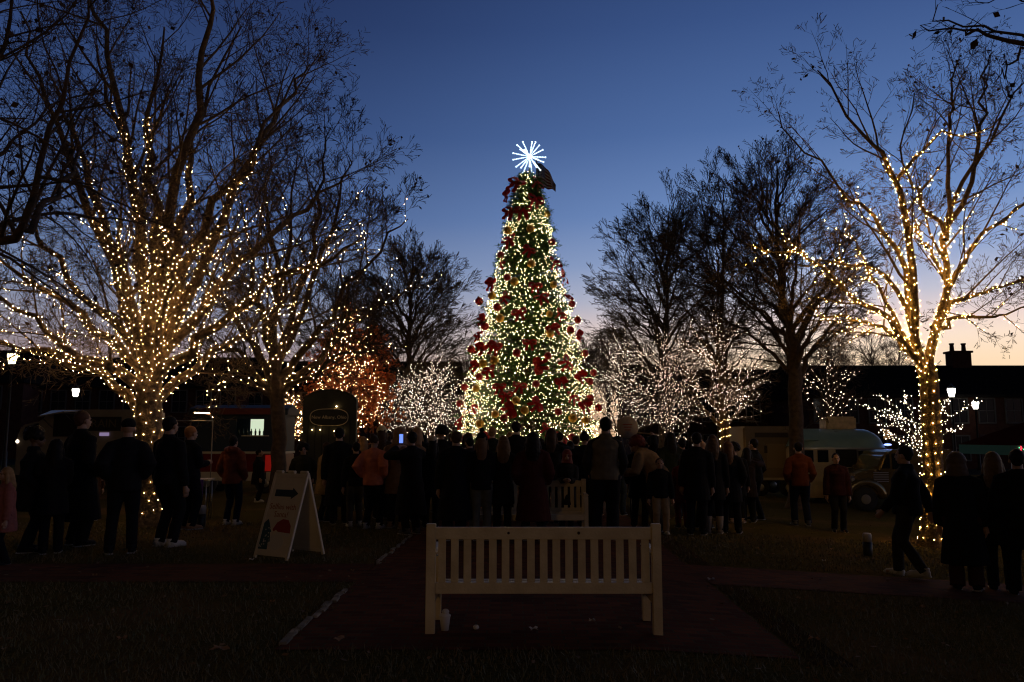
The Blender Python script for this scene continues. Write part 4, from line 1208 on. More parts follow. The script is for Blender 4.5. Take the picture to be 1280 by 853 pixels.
def hat_fn(J, style):
    h = J['head']
    def f(mb):
        if style in ('beanie', 'pompom'):
            mb.ell(h + Vector((0, -.018, .060)), (.093, .107, .100), 20, 12)
            mb.tube([h + Vector((0, -.018, .018)), h + Vector((0, -.018, .065))], [.101, .099], 20)
            if style == 'pompom': mb.ell(h + Vector((0, -.03, .19)), .042, 12, 8)
        elif style == 'santa':
            mb.tube([h + Vector((0, -.02, .03)), h + Vector((0, -.02, .07))], [.106, .104], 18)
            mb.tube([h + Vector((0, -.02, .06)), h + Vector((0, -.03, .15)), h + Vector((.05, -.05, .20)), h + Vector((.10, -.06, .15))], [.098, .07, .04, .02], 14)
            mb.ell(h + Vector((.11, -.06, .13)), .03, 10, 8)
        elif style == 'cap':
            mb.ell(h + Vector((0, -.015, .062)), (.089, .103, .082), 20, 12)
            mb.tube([h + Vector((0, .06, .055)), h + Vector((0, .15, .045))], [.05, .05], 14)
        elif style == 'brim':
            mb.ell(h + Vector((0, -.015, .075)), (.092, .104, .088), 20, 12)
            mb.lathe([(.10, .0), (.16, .0), (.16, .018), (.10, .022)], 20, tuple(h + Vector((0, -.015, .055))))
    return f
def cloth(c, rough=.9): 
    return mat("cloth_%02d_%02d_%02d" % tuple(int(v * 99) for v in c) + "_%d" % int(rough * 10), c, rough, noise_amt=.25, nscale=12, bump=.25, bscale=90, spec=.15)
SKIN = mat("skin", (.42, .25, .17), .55, noise_amt=.12, nscale=9); SKIN2 = mat("skin_deep", (.16, .085, .05), .55, noise_amt=.1, nscale=9)
SOLE = mat("sole", (.35, .33, .3), .7); EYE = mat("eye", (.03, .02, .02), .1); LIP = mat("lip", (.35, .11, .09), .5)
BLK = (.012, .012, .014); NAVY = (.014, .018, .034); JEAN = (.035, .05, .085); GREY = (.09, .09, .095); TAN = (.30, .19, .10); CREAM = (.55, .46, .34)
BRN = (.06, .032, .018); BLOND = (.34, .20, .09); DK = (.012, .009, .008); WHITE = (.6, .58, .54)
def person(px, feet, head, pose='stand', face='away', coat=('jacket', BLK), trou=BLK, shoe=BLK, hair=('short', DK), hat=None, label='', group=None, skin=SKIN, boot=False, Y=None, wide=False, turn=0.0, sleeve=None, hmax=None, vis_face=False):
    "feet and head are photo rows; face: away / toward / left / right"
    if Y is None: p = onground(px, feet)
    else: p = gp(px, Y)
    top = at(px, head, p[1])[2]
    hgt = max(.6, top - p[2])
    s = hgt / 1.75 if pose != 'lean' else hgt / 1.62
    if hat: s /= 1.03 if hat[0] != 'pompom' else 1.07
    rz = {'away': 0, 'toward': math.pi, 'left': math.pi / 2, 'right': -math.pi / 2}[face] + turn
    # straight away for the viewer means along the line of sight
    rz -= math.atan2(p[0], p[1])
    r = empty("person", tuple(p), rz, label, "person", group); wd = PRNG.uniform(.96, 1.14); r.scale = (s * wd, s * PRNG.uniform(.98, 1.12), s); r.rotation_euler = (PRNG.uniform(-.03, .03), PRNG.uniform(-.03, .03), rz)
    J = joints(pose)
    link("body", baked(('body', pose), body_fn(J), .0085, 1), [skin], r)
    st, cc = coat
    link({'jacket': 'jacket', 'puffer': 'puffer_jacket', 'coat': 'coat', 'long': 'long_coat', 'vest': 'vest'}[st], baked(('coat', pose, st), jacket_fn(J, st), .014, 2, .010 if st != 'puffer' else .012, 10 if st != 'puffer' else 14, hash(pose) % 7), [cloth(cc)], r)
    if st == 'vest': link("sweater", baked(('swt', pose), sleeves_fn(J), .014, 2, .006), [cloth(sleeve or BLK)], r)
    link("trousers", baked(('tr', pose, wide), trousers_fn(J, wide), .014, 2, .007, 12), [cloth(trou)], r)
    for i in (0, 1):
        sh = link("boot" if boot else "shoe", shoe_mesh(boot), [cloth(shoe, .6), SOLE], r, J['an'][i]); sh.rotation_euler = (0, 0, (.15 if i == 0 else -.15))
    if hair: 
        hn = {'hood': 'hood', 'hooddown': 'hood'}.get(hair[0], 'hair')
        link(hn, baked(('hair', pose, hair[0]), hair_fn(J, hair[0]), .011, 2, .006, 35), [cloth(hair[1], .6)], r)
        if hair[0] == 'hooddown': link("hair", baked(('hair', pose, 'short'), hair_fn(J, 'short'), .011, 2, .005, 35), [cloth(DK, .6)], r)
    if hat: link("hat", baked(('hat', pose, hat[0]), hat_fn(J, hat[0]), .010, 1, .002, 30), [cloth(hat[1])], r)
    if vis_face or face != 'away':
        h = J['head']
        for sx in (-1, 1): MB().ell(h + Vector((sx * .030, .078, .008)), (.013, .010, .008), 10, 6).build("eye", EYE, r)
        MB().ell(h + Vector((0, .094, -.060)), (.024, .006, .007), 10, 6).build("mouth", LIP, r)
    r["pose"] = pose
    return r, J, s
def hand_world(r, J, i):
    "world point at a person's palm"
    R = Matrix.Rotation(r.rotation_euler.z, 3, 'Z')
    w = J['hd'][i] + (J['hd'][i] - J['el'][i]).normalized() * .09
    return Vector(r.location) + R @ Vector((w.x * r.scale.x, w.y * r.scale.y, w.z * r.scale.z))
GL = "people standing in dark coats on the left lawn"
GC = "people crowding in front of the Christmas tree"
GR = "people standing on the right lawn"
P = person
P(2, 706, 584, 'stand', 'left', ('coat', (.34, .12, .10)), BLK, BLK, ('long', BLOND), label="child in a pink coat cut off by the left edge", turn=.3)
P(33, 690, 538, 'pockets', 'right', ('coat', BLK), BLK, BLK, ('curly', DK), label="person with bushy curly hair at the far left, turned sideways", group=GL, skin=SKIN2)
P(62, 692, 549, 'front', 'away', ('coat', BLK), BLK, BLK, ('long', DK), label="shorter long-haired person in black between the curly-haired one and the tall one", group=GL)
P(97, 682, 514, 'pockets', 'right', ('long', (.012, .012, .012)), BLK, BLK, ('short', (.10, .05, .03)), label="tall person in a long black coat with a ruddy bare head", group=GL, turn=.55, wide=True)
P(150, 692, 519, 'hips', 'away', ('puffer', BLK), BLK, BLK, None, ('cap', BLK), label="broad person in a black jacket and cap before the big lit tree, back turned", group=GL)
P(208, 683, 521, 'stand', 'right', ('jacket', BLK), BLK, WHITE, ('short', DK), label="person in black with pale shoes just right of the big lit trunk", group=GL, turn=.7)
P(233, 662, 533, 'front', 'right', ('jacket', BLK), BLK, (.45, .25, .13), ('short', (.40, .17, .06)), label="ginger-haired person in tan shoes beside the purple table", group=GL, turn=.6)
P(289, 656, 545, 'pockets', 'away', ('puffer', (.20, .05, .022)), NAVY, WHITE, ('hooddown', (.20, .05, .022)), label="person in a rust orange hooded jacket and white shoes before the food trolley", turn=-.5)
P(325, 0, 562, 'stand', 'right', ('coat', BLK), BLK, WHITE, ('short', DK), label="small dark figure against the trolley's red side", Y=19.2)
P(120, 0, 566, 'stand', 'away', ('coat', (.06, .03, .02)), BLK, BLK, ('long', BRN), label="child glimpsed between the tall person and the broad capped one", Y=15)
# by the information board
P(382, 0, 556, 'pockets', 'toward', ('coat', (.03, .03, .02)), BLK, BLK, ('curly', DK), label="dark person with bushy hair under the information board", group=GC, Y=15.2)
r_, J_, s_ = P(404, 652, 553, 'reach', 'right', ('coat', (.34, .24, .13)), BLK, BLK, ('short', BRN), label="person in a light tan coat holding one arm out, under the oval sign", group=GC, turn=.6)
P(424, 655, 535, 'stand', 'away', ('long', BLK), BLK, BLK, ('short', DK), label="tall dark person in front of the information board's right side", group=GC)
P(443, 658, 553, 'stand', 'away', ('jacket', (.02, .02, .02)), (.09, .08, .06), WHITE, ('short', DK), label="person in a black jacket, grey trousers and white shoes beside the coral jacket", group=GC, turn=.2)
P(466, 661, 544, 'hips', 'away', ('puffer', (.62, .20, .12)), BLK, WHITE, ('bun', BRN), label="person in a bright coral puffer jacket and white shoes", turn=-.4)
P(476, 648, 530, 'front', 'away', ('coat', (.05, .04, .03)), BLK, BLK, ('long', BRN), ('beanie', (.62, .50, .28)), label="person in a pale yellow beanie behind the coral jacket", group=GC)
P(495, 660, 535, 'phone', 'away', ('coat', (.24, .14, .08)), BLK, TAN, ('hood', (.28, .17, .10)), label="person in a tan coat with the hood up, next to the pale beanie", group=GC, turn=-.3)
ph_, Jp_, sp_ = P(513, 668, 540, 'phone', 'away', ('long', BLK), BLK, GREY, ('short', DK), label="person in a long black coat holding up a phone with a bright blue screen", group=GC, turn=.5)
P(522, 652, 534, 'front', 'away', ('coat', BLK), BLK, BLK, ('long', (.38, .22, .11)), label="person with long light brown hair right of the phone holder", group=GC)
P(538, 660, 543, 'stand', 'away', ('coat', BLK), BLK, BLK, ('long', DK), ('beanie', (.50, .40, .28)), label="person in a cream knitted hat at the front bench's left end", group=GC)
P(567, 676, 539, 'stand', 'away', ('long', (.016, .017, .02)), BLK, BLK, ('short', (.10, .06, .035)), label="bare-headed person in a long dark coat behind the bench's left end", group=GC, wide=True)
P(601, 676, 533, 'front', 'away', ('jacket', BLK), (.13, .13, .11), BLK, ('long', (.20, .11, .055)), ('pompom', BLK), label="person with brown hair, black bobble hat and pale grey trousers behind the bench", group=GC)
P(627, 674, 545, 'front', 'away', ('coat', BLK), BLK, BLK, ('longwide', (.16, .09, .04)), label="person with very long tawny hair beside the bobble hat", group=GC)
P(648, 0, 527, 'stand', 'away', ('coat', BLK), BLK, BLK, ('short', DK), label="tall dark person whose head shows against the tree's lowest boughs", group=GC, Y=15.4)
P(667, 676, 541, 'pockets', 'away', ('long', (.075, .018, .016)), BLK, BLK, ('longwide', DK), label="large person in a long dark red coat between the two benches", group=GC)
P(688, 0, 536, 'phone', 'away', ('coat', BLK), BLK, BLK, ('long', BRN), label="person behind the small bench with loose brown hair, arms raised", group=GC, Y=14.6)
P(707, 0, 563, 'front', 'toward', ('coat', (.03, .03, .03)), BLK, BLK, ('hood', (.22, .05, .04)), label="child in a dark red hood facing the camera behind the small bench", group=GC, Y=13.2)
P(732, 0, 541, 'front', 'away', ('puffer', BLK), BLK, BLK, ('bun', DK), label="person with a hair bun left of the padded tan vest", group=GC, Y=14.2)
P(755, 674, 522, 'pockets', 'away', ('vest', (.17, .135, .085)), BLK, BLK, ('short', DK), label="broad person in a padded tan vest beside the small bench", group=GC, wide=True, sleeve=(.03, .028, .025))
sg_, Js_, ss_ = P(797, 0, 548, 'raise', 'away', ('coat', BLK), BLK, BLK, ('short', (.05, .02, .015)), label="person in dark red and black holding up the round cream sign", group=GC, Y=14.5, turn=-.2)
P(823, 664, 546, 'lean', 'left', ('puffer', (.36, .23, .11)), (.10, .07, .05), BLK, ('curly', (.14, .03, .02)), label="person in a tan padded jacket bending forward over a child", turn=-.5)
P(827, 668, 573, 'stand', 'toward', ('jacket', BLK), (.40, .28, .16), WHITE, ('short', BRN), label="child in a black jacket and light tan trousers facing the camera", turn=.1, vis_face=True)
P(853, 660, 568, 'stand', 'away', ('coat', (.16, .022, .022)), (.12, .02, .02), BLK, ('long', DK), label="child in a maroon coat and maroon trousers", turn=.2)
P(868, 0, 541, 'stand', 'away', ('coat', BLK), BLK, BLK, ('short', DK), label="dark person behind the maroon child", group=GC, Y=14)
P(878, 660, 552, 'front', 'away', ('coat', BLK), BLK, BLK, ('long', (.45, .27, .16)), label="person with blond hair and a long red scarf", group=GC, turn=-.5)
P(893, 667, 544, 'stand', 'away', ('coat', BLK), BLK, (.42, .33, .24), ('longwide', (.10, .06, .035)), label="person in a short black coat and pale furry boots", group=GC, boot=True)
P(911, 0, 552, 'pockets', 'away', ('coat', BLK), BLK, BLK, ('long', (.18, .09, .04)), label="person with reddish brown hair right of the furry boots", group=GC, Y=14.6)
P(922, 654, 556, 'stand', 'away', ('coat', BLK), BLK, (.5, .35, .28), ('curly', DK), label="person in black with pinkish shoes left of the bare-faced one in profile", group=GC)
P(946, 650, 549, 'pockets', 'left', ('jacket', BLK), BLK, BLK, ('short', DK), label="person in a black jacket in profile before the beige trailer", group=GR, turn=-.5, vis_face=True)
P(1002, 657, 553, 'pockets', 'away', ('jacket', (.15, .042, .018)), NAVY, GREY, ('short', DK), label="person in a bright orange sweatshirt under the dark-trunked tree", turn=.2)
P(1049, 665, 567, 'stand', 'toward', ('puffer', (.035, .009, .010)), BLK, BLK, ('short', DK), label="person in a dark burgundy jacket facing the camera before the teal camper", turn=.2, vis_face=True)
P(1138, 722, 558, 'walk', 'left', ('jacket', BLK), (.035, .035, .03), WHITE, ('short', DK), label="person in black with white shoes walking just left of the golden lit trunk", turn=-.35)
P(1210, 738, 567, 'stand', 'away', ('long', (.010, .010, .012)), (.05, .02, .015), BLK, ('hood', (.13, .09, .06)), label="person in a long black coat with a furry hood right of the golden trunk", wide=True)
P(1253, 738, 565, 'front', 'away', ('coat', BLK), BLK, BLK, ('longwide', (.16, .10, .05)), label="person with long light brown hair near the right edge")
P(1283, 745, 562, 'pockets', 'away', ('puffer', BLK), BLK, BLK, ('short', DK), label="dark person cut off by the right edge", wide=True)
# further rows of the crowd, heads only showing between the front ones
back = [(412, 17.5, 548, 'short', DK), (456, 17, 546, 'long', BLOND), (487, 17.4, 541, 'pony', BRN), (517, 17, 538, 'short', DK), (552, 16.6, 535, 'curly', DK), (583, 16.8, 541, 'long', BRN), (590, 15.6, 547, 'short', DK), (616, 16.8, 534, 'short', BLOND),
        (637, 17.2, 541, 'bun', BLOND), (676, 16.4, 548, 'short', DK), (715, 16.2, 552, 'long', DK), (722, 17.2, 545, 'short', BRN), (743, 16.4, 548, 'short', DK), (772, 16.8, 549, 'curly', DK), (812, 17, 546, 'short', DK), (838, 16.8, 541, 'long', DK), (855, 17.5, 549, 'short', DK), (884, 17.4, 550, 'short', BRN), (932, 17, 560, 'long', DK),
        (570, 18.2, 545, 'pony', DK), (660, 18, 545, 'short', DK), (700, 18.2, 541, 'short', DK), (530, 18.5, 543, 'long', DK)]
hn = {'short': 'short', 'long': 'long loose', 'pony': 'tied back', 'curly': 'bushy', 'bun': 'bunned'}
for i, (px, Y, hy, hs, hc) in enumerate(back):
    cn = "blond" if hc == BLOND else "brown" if hc == BRN else "black"
    near = ["under the oval sign", "left of the coral jacket", "between the tan hood and the pale beanie", "behind the phone holder", "left of the long dark coat at the bench end", "left of the bobble hat", "between the long dark coat and the bobble hat", "right of the bobble hat", "left of the tallest dark head by the boughs", "just right of the large dark red coat", "above the red-hooded child", "left of the hair bun", "left of the padded vest", "right of the padded vest", "behind the bending person", "over the bending person's back", "over the maroon child", "behind the blond scarf wearer", "between the pinkish shoes and the profile",
            "at the back, over the long dark coat", "at the back, over the dark red coat", "at the back, right of the loose-haired arm-raiser", "at the back, over the cream hat"][i]
    P(px, 0, hy, ['stand', 'front', 'phone', 'pockets'][i % 4] if hs != 'curly' else 'stand', 'away', (['coat', 'puffer', 'jacket'][i % 3], [BLK, NAVY, (.03, .02, .02), (.02, .025, .02)][i % 4]), [BLK, JEAN][i % 2], BLK, (hs, hc), label=f"back-row person with {hn[hs]} {cn} hair {near}", group="people in the back rows of the crowd", Y=Y, turn=random.uniform(-.4, .4))
# held things
PHN = glow("phone_screen", (.16, .28, 1.0), 1.3)
q = (hand_world(ph_, Jp_, 0) + hand_world(ph_, Jp_, 1)) / 2
r = empty("phone", tuple(q), ph_.rotation_euler.z, "phone with a glowing blue screen held above the crowd", "phone")
r.location.z += .12; r.location.y -= .03
MB().box((0, .006, 0), (.075, .008, .155), 0).build("case", mat("phone_case", (.01, .01, .01), .3), r, bevel=.003)
MB().box((0, .0, 0), (.068, .003, .146), 0).build("screen", PHN, r)
# round cream sign on a stick
q = hand_world(sg_, Js_, 1); c = at(787, 534, 14.4)
r = empty("round_sign", (c[0], q[1], c[2]), 0, "round cream sign with a faint red print held up on a stick", "sign")
R_ = 13.5 * 14.4 / FPX
mb = MB(); mb.lathe([(R_, -.008), (R_ + .006, 0), (R_, .008)], 40)
for v in mb.bm.verts: v.co = (v.co.x, v.co.z, v.co.y)
mb.build("panel", mat("sign_cream", (.55, .42, .27), .7, noise_amt=.15, nscale=12), r)
mb = MB()
for k in range(3): mb.box((0, -.012, .05 - .05 * k), (.17 - .03 * k, .003, .018))
mb.build("print", mat("sign_red_print", (.45, .10, .05), .7), r)
e = q - Vector(r.location)
MB().tube([(0, .02, -R_ * .4), tuple(e + Vector((0, .02, 0))), tuple(e + (e - Vector((0, 0, -R_ * .4))).normalized() * .12 + Vector((0, .02, 0)))], .012, 8).build("stick", mat("stick_wood", (.3, .2, .1), .7), r)
# ------------------------------------------------------------------ benches
WOODW = mat("painted_bench_wood", (.72, .58, .35), .42, c2=(.58, .45, .26), nscale=6, bump=.25, bscale=45)
BOLT = mat("bolt_metal", (.5, .5, .5), .3, metal=1)
def bench(loc, W, rz, label, slats=17, Hb=.865, cup=None):
    "origin at the middle of the back legs; seat reaches towards +y"
    r = empty("slatted_bench", tuple(loc), rz, label, "bench", "white slatted wooden benches")
    hw_ = W / 2
    def P1(nm, c, d, par=r, bev=.004): return MB().box(c, d).build(nm, WOODW, par, bevel=bev)
    for s in (-1, 1):
        P1("leg", (s * (hw_ - .037), 0, Hb / 2), (.074, .06, Hb))
        P1("leg", (s * (hw_ - .045), .49, .31), (.066, .066, .62))
        a = MB().box((s * (hw_ - .045), .245, .64), (.075, .56, .035)).build("armrest", WOODW, r, bevel=.01)
        P1("side_rail", (s * (hw_ - .045), .245, .27), (.04, .42, .08))
        MB().ell((s * (hw_ - .088), .0, .62), (.010, .010, .010), 8, 6).build("bolt", BOLT, r)
    iw = W - .148
    P1("top_rail", (0, 0, Hb - .075), (iw, .04, .095))
    P1("lower_rail", (0, 0, .365), (iw, .04, .085))
    for k in range(slats):
        x = -iw / 2 + iw * (k + .5) / slats
        P1("back_slat", (x, .002, .58), (iw / slats * .60, .018, .345), r, .003)
    for k in range(5):
        P1("seat_slat", (0, .08 + .1 * k, .335 - .01 * (k == 2) + .008 * (k == 0)), (W - .15, .082, .022), r, .003)
    P1("apron", (0, .505, .300), (iw, .025, .085))
    rng_ = random.Random(int(W * 1000))
    for x, rr in ((-.28, .011), (.28, .013)):
        mb = MB().lathe([(rr, -.001), (rr, .001)], 8, (x, 0, 0))
        for v in mb.bm.verts: v.co = (v.co.x, -.0205 - v.co.z, Hb - .072 + v.co.y)
        mb.build("knot", mat("wood_knot", (.06, .035, .02), .9), r)
    return r
b0 = onground(680, 793)
bench((b0[0], b0[1], -.01), 1.87, 0, "white slatted bench in front, seen from behind across the brick path")
b1 = onground(661, 672)
bench((b1[0], b1[1] + .5, .0), 1.87, math.pi, "smaller-looking white bench farther on, facing the camera before the crowd")

# litter on the paving round the front bench
def small(name, loc, label, cat, fn, m, group=None, rz=0):
    mb = MB(); fn(mb); o = mb.build(name, m); o.location = loc; o.rotation_euler = (0, 0, rz)
    return tag(o, label, cat, group)
PAPER = mat("white_paper", (.65, .6, .55), .7)
c = onground(556, 790)
cup = empty("paper_cup", (c[0], c[1], .012), 0, "paper cup standing on the bricks under the front bench's left leg", "cup")
MB().lathe([(.030, 0), (.043, .105), (.044, .108)], 18).build("cup_wall", PAPER, cup)
MB().lathe([(.046, .108), (.047, .118), (.036, .122), (.034, .128)], 18).build("lid", PAPER, cup)
MB().ell((.004, 0, .145), (.03, .026, .022), 9, 6).build("napkin", PAPER, cup)
c = onground(595, 789); small("paper_ball", (c[0], c[1], .03), "small crumpled pale ball on the bricks under the front bench", "litter", lambda m: m.ell((0, 0, 0), (.024, .022, .02), 8, 6), PAPER)
def leafshape(m, s=.05):
    pts = []
    for k in range(14):
        a = 2 * math.pi * k / 14; rr = s * (1 if k % 2 else .62) * (1.15 if k in (7, 8, 6) else 1)
        pts.append((rr * math.cos(a), rr * math.sin(a), .012 * math.sin(3 * a) + .012))
    m._add([(0, 0, .008)] + pts, [(0, 1 + k, 1 + (k + 1) % 14) for k in range(14)])
LEAFM = mat("fallen_leaf", (.34, .17, .07), .8, noise_amt=.3, nscale=20)
for (x, y, s, lb) in [(425, 806, .055, "tan fallen leaf on the grass just left of the brick path's near corner"), (275, 818, .075, "largest brown fallen leaf on the near grass at the left"), (152, 805, .04, "small fallen leaf on the near grass far left"), (118, 724, .03, "tiny fallen leaf by the cross path, far left"), (340, 758, .028, "tiny bright leaf on the grass between sandwich board and path"),
                     (314, 704, .04, "pale scrap beside the sandwich board's left foot"), (667, 793, .04, "flat scrap on the bricks under the middle of the front bench"), (740, 782, .03, "pale scrap on the bricks under the front bench's right half"), (889, 729, .045, "pale scrap at the right edge of the brick path"), (1018, 805, .05, "pale leaf on the grass right of the path's near corner"),
                     (1153, 764, .03, "tiny leaf on the right near grass"), (1040, 690, .035, "leaf on the lawn left of the right canister light"), (1098, 697, .035, "leaf on the lawn just right of the right canister light"), (440, 718, .03, "small leaf left of the brick path by the cross path"), (490, 693, .03, "tiny leaf at the left path edge by the crowd"), (1030, 705, .03, "tiny scrap at the right cross path's far side")]:
    c = onground(x, y)
    small("fallen_leaf" if "leaf" in lb else "paper_scrap", (c[0], c[1], c[2] + .035), lb, "leaf" if "leaf" in lb else "litter", lambda m, s=s: leafshape(m, s), LEAFM if "leaf" in lb else PAPER, None, random.random() * 6)

# ------------------------------------------------------------------ sandwich board
c = onground(343, 699)
tl = math.radians(17)
SBM = mat("board_plastic", (.70, .60, .44), .6, noise_amt=.08, nscale=6)
sb = empty("sandwich_board", (c[0] + .12, c[1] + .26, 0), math.radians(-30), "cream sandwich board with a dark arrow, red writing and a red hat picture", "sandwich board")
Hs, Ws = 1.12, .60
def panel(sgn):
    p = MB()
    p.box((0, 0, Hs / 2 + .02), (Ws - .05, .016, Hs - .10))
    for s in (-1, 1):
        p.box((s * (Ws / 2 - .02), 0, Hs / 2), (.04, .034, Hs))
    p.box((0, 0, Hs - .04), (Ws - .08, .034, .05)); p.box((0, 0, .06), (Ws - .08, .034, .045))
    for s in (-.22, 0, .22): p.box((s, 0, Hs + .008), (.12, .04, .035))
    o = p.build("panel", SBM, sb, bevel=.004)
    hy = math.sin(tl) * Hs
    o.location = (0, -sgn * hy, 0) if False else (0, (-hy if sgn > 0 else hy), 0)
    o.rotation_euler = (-tl if sgn > 0 else tl, 0, 0)
    return o
fp = panel(1); bp_ = panel(-1)
DKB = mat("dark_navy_print", (.03, .045, .06), .7); RDP = mat("red_print", (.34, .04, .03), .7); BRP = mat("brick_red_print", (.35, .10, .05), .7); TLP = mat("teal_print", (.035, .09, .10), .7); WHP = mat("white_print", (.62, .56, .46), .7)
def flat(nm, pts, m, z=0):
    mb = MB(); mb.prism(pts, lambda u, v, s: (u, -.0085 - .0018 * (s + z), v)); return mb.build(nm, m, fp)
flat("arrow", [(-.20, .80), (.10, .80), (.10, .77), (.21, .845), (.10, .92), (.10, .89), (-.20, .89)], DKB)
text_mesh("lettering", "Selfies with", .105, BRP, fp, (0, -.0100, .665), (math.pi / 2, 0, 0), .001)
text_mesh("lettering", "Santa!", .105, BRP, fp, (0, -.0100, .565), (math.pi / 2, 0, 0), .001)
# picture: a dark pine with dots, a red hat with a white brim on a pale rounded shape
flat("pine_picture", [(-.27, .115), (-.10, .115), (-.11, .20), (-.075, .22), (-.12, .33), (-.10, .34), (-.17, .46), (-.20, .50), (-.27, .44)], TLP)
mb = MB(); rr = random.Random(2)
for k in range(16): mb.box((-.25 + rr.random() * .13, -.0112, .14 + rr.random() * .25), (.016, .0015, .016), rz=0)
mb.build("pine_dots", WHP, fp)
flat("hat_picture", [(-.08, .37), (-.03, .46), (.06, .51), (.16, .50), (.22, .43), (.235, .335), (.02, .345), (-.02, .37), (-.055, .345)], RDP, 2)
flat("hat_trim", [(-.01, .345), (.0, .30), (.23, .29), (.235, .335)], WHP, 4)
flat("pale_shape", [(.02 + .13 * math.cos(a) * 1.05, .215 + .10 * math.sin(a)) for a in np.linspace(0, 2 * math.pi, 25)[:-1]], WHP, 0)

# ------------------------------------------------------------------ information board
KD = 17.0; kb = gp(412, KD)
DARKW = mat("dark_green_paint", (.012, .016, .012), .6, noise_amt=.3, nscale=5); GOLDP = mat("gilt_line", (.55, .45, .28), .5)
kr = empty("information_board", tuple(kb), 0, "dark arched information board with an oval gilt-edged town sign", "sign board")
zt = at(412, 487, KD)[2]; zsh = at(412, 502, KD)[2]; wK = 66 * KD / FPX
arch = [(-wK / 2, .55), (wK / 2, .55), (wK / 2, zsh)] + [(wK / 2 * math.cos(a), zsh + (zt - zsh) * math.sin(a)) for a in np.linspace(.1, math.pi - .1, 16)] + [(-wK / 2, zsh)]
MB().prism(arch, lambda u, v, s: (u, -.06 + .16 * s, v)).build("board", DARKW, kr)
for s in (-1, 1): MB().box((s * (wK / 2 - .06), .02, .32), (.10, .10, .64)).build("post", DARKW, kr)
mb = MB()
for k in range(7): mb.box((-wK / 2 + .12 + k * (wK - .24) / 6, -.065, 1.25), (.012, .008, 1.3))
mb.build("plank_groove", mat("groove_black", (.004, .004, .004), .9), kr)
zo = at(412, 522, KD)[2]; ow, oh = 23.5 * KD / FPX, 10.3 * KD / FPX
def oval(w_, h_, n=36): 
    out = []
    for k in range(n):
        a = 2 * math.pi * k / n; ca, sa = math.cos(a), math.sin(a)
        out.append((w_ * math.copysign(abs(ca) ** .62, ca), h_ * math.copysign(abs(sa) ** .8, sa)))
    return out
ov = MB().prism(oval(ow, oh), lambda u, v, s: (u, -.075 - .02 * s, zo + v)).build("oval_sign", DARKW, kr)
mb = MB(); pts = [(u, -.098, zo + v) for u, v in oval(ow, oh)]; mb.tube(pts + [pts[0]], .008, 6); mb.build("gilt_rim", GOLDP, ov)
text_mesh("lettering", "New Albany, Ohio", .098, GOLDP, ov, (0, -.098, zo), (math.pi / 2, 0, 0), .002)
mb = MB()
for x in (-.35, -.18, .12, .28): mb.ell((x, -.10, zo - .26 - .03 * (x > 0)), .008, 6, 4)
mb.ell((.15, -.09, zo + .23), .012, 6, 4)
mb.build("small_lights", BW, kr)

# ------------------------------------------------------------------ street lamps
LG = glow("lamp_glass", (1.0, .93, .80), 9); LGY = glow("lamp_glass_yellow", (1.0, .84, .50), 7); LGN = glow("lamp_glass_warm", (1.0, .56, .17), 150)
IRON = mat("black_iron", (.012, .012, .012), .5)
def lamp(px, Y, yc, wpx, g, label, base=None):
    b = gp(px, Y) if base is None else np.array(base, float)
    zc = at(px, yc, Y)[2] - b[2] if base is None else 4.0
    w_ = wpx * Y / FPX if base is None else .42
    r = empty("street_lamp", tuple(b), 0, label, "street lamp", "post lamps round the green")
    h_ = w_ * 1.05
    MB().lathe([(.16, 0), (.16, .12), (.10, .2), (.085, .9), (.06, 1.0), (.045, zc - h_ / 2 - .12), (.09, zc - h_ / 2 - .06), (.09, zc - h_ / 2)], 12).build("post", IRON, r)
    gl_ = MB().lathe([(w_ * .30, zc - h_ / 2), (w_ * .5, zc + h_ / 2 - .06), (w_ * .42, zc + h_ / 2)], 8).build("lantern", g, r)
    MB().lathe([(w_ * .54, zc + h_ / 2), (w_ * .40, zc + h_ / 2 + .07), (w_ * .14, zc + h_ / 2 + .16), (.02, zc + h_ / 2 + .26)], 10).build("cap", IRON, r)
    mb = MB()
    for k in range(4):
        a = math.pi / 4 + k * math.pi / 2
        mb.tube([(w_ * .31 * math.cos(a), w_ * .31 * math.sin(a), zc - h_ / 2), (w_ * .51 * math.cos(a), w_ * .51 * math.sin(a), zc + h_ / 2)], .008, 4)
    mb.build("lantern_frame", IRON, gl_)
    return r
lamp(8, 32, 449, 12, LGY, "yellowish lit post lamp at the far left edge, largest lantern in view")
lamp(91, 42, 491, 9, LG, "white lit post lamp behind the people on the left")
lamp(1193, 42, 491, 10, LG, "white lit post lamp just right of the golden trunk, the higher of two")
lamp(1222, 50, 507, 8.5, LG, "white lit post lamp farther right, the lower of two")
lamp(0, 0, 0, 0, LGN, "warm post lamp standing behind the camera on the left", base=(-5.0, -8.0, 0))

# ------------------------------------------------------------------ food trolley on the left
def wheels(r, xs, yw, R=.32, m=None, white=False):
    for x in xs:
        for s in (-1, 1):
            t = MB().lathe([(R * .55, -.09), (R * .96, -.09), (R, -.05), (R, .05), (R * .96, .09), (R * .55, .09)], 22)
            for v in t.bm.verts: v.co = (v.co.x, v.co.z, v.co.y)
            e = empty("wheel", (x, s * yw, R)); e.parent = r
            t.build("tyre", mat("rubber", (.02, .02, .02), .8), e)
            t = MB().lathe([(.02, -.10), (R * .3, -.105), (R * .6, -.06), (R * .6, .06), (R * .3, .105), (.02, .10)], 22)
            for v in t.bm.verts: v.co = (v.co.x, v.co.z, v.co.y)
            t.build("rim", m or BOLT, e)
REDP = mat("trolley_red", (.14, .008, .008), .3, noise_amt=.1); BLUE = mat("trolley_blue", (.006, .018, .04), .6); CREAMP = mat("cream_paint", (.5, .44, .33), .5, noise_amt=.1); GLS = mat("vehicle_glass", (.01, .012, .015), .08)
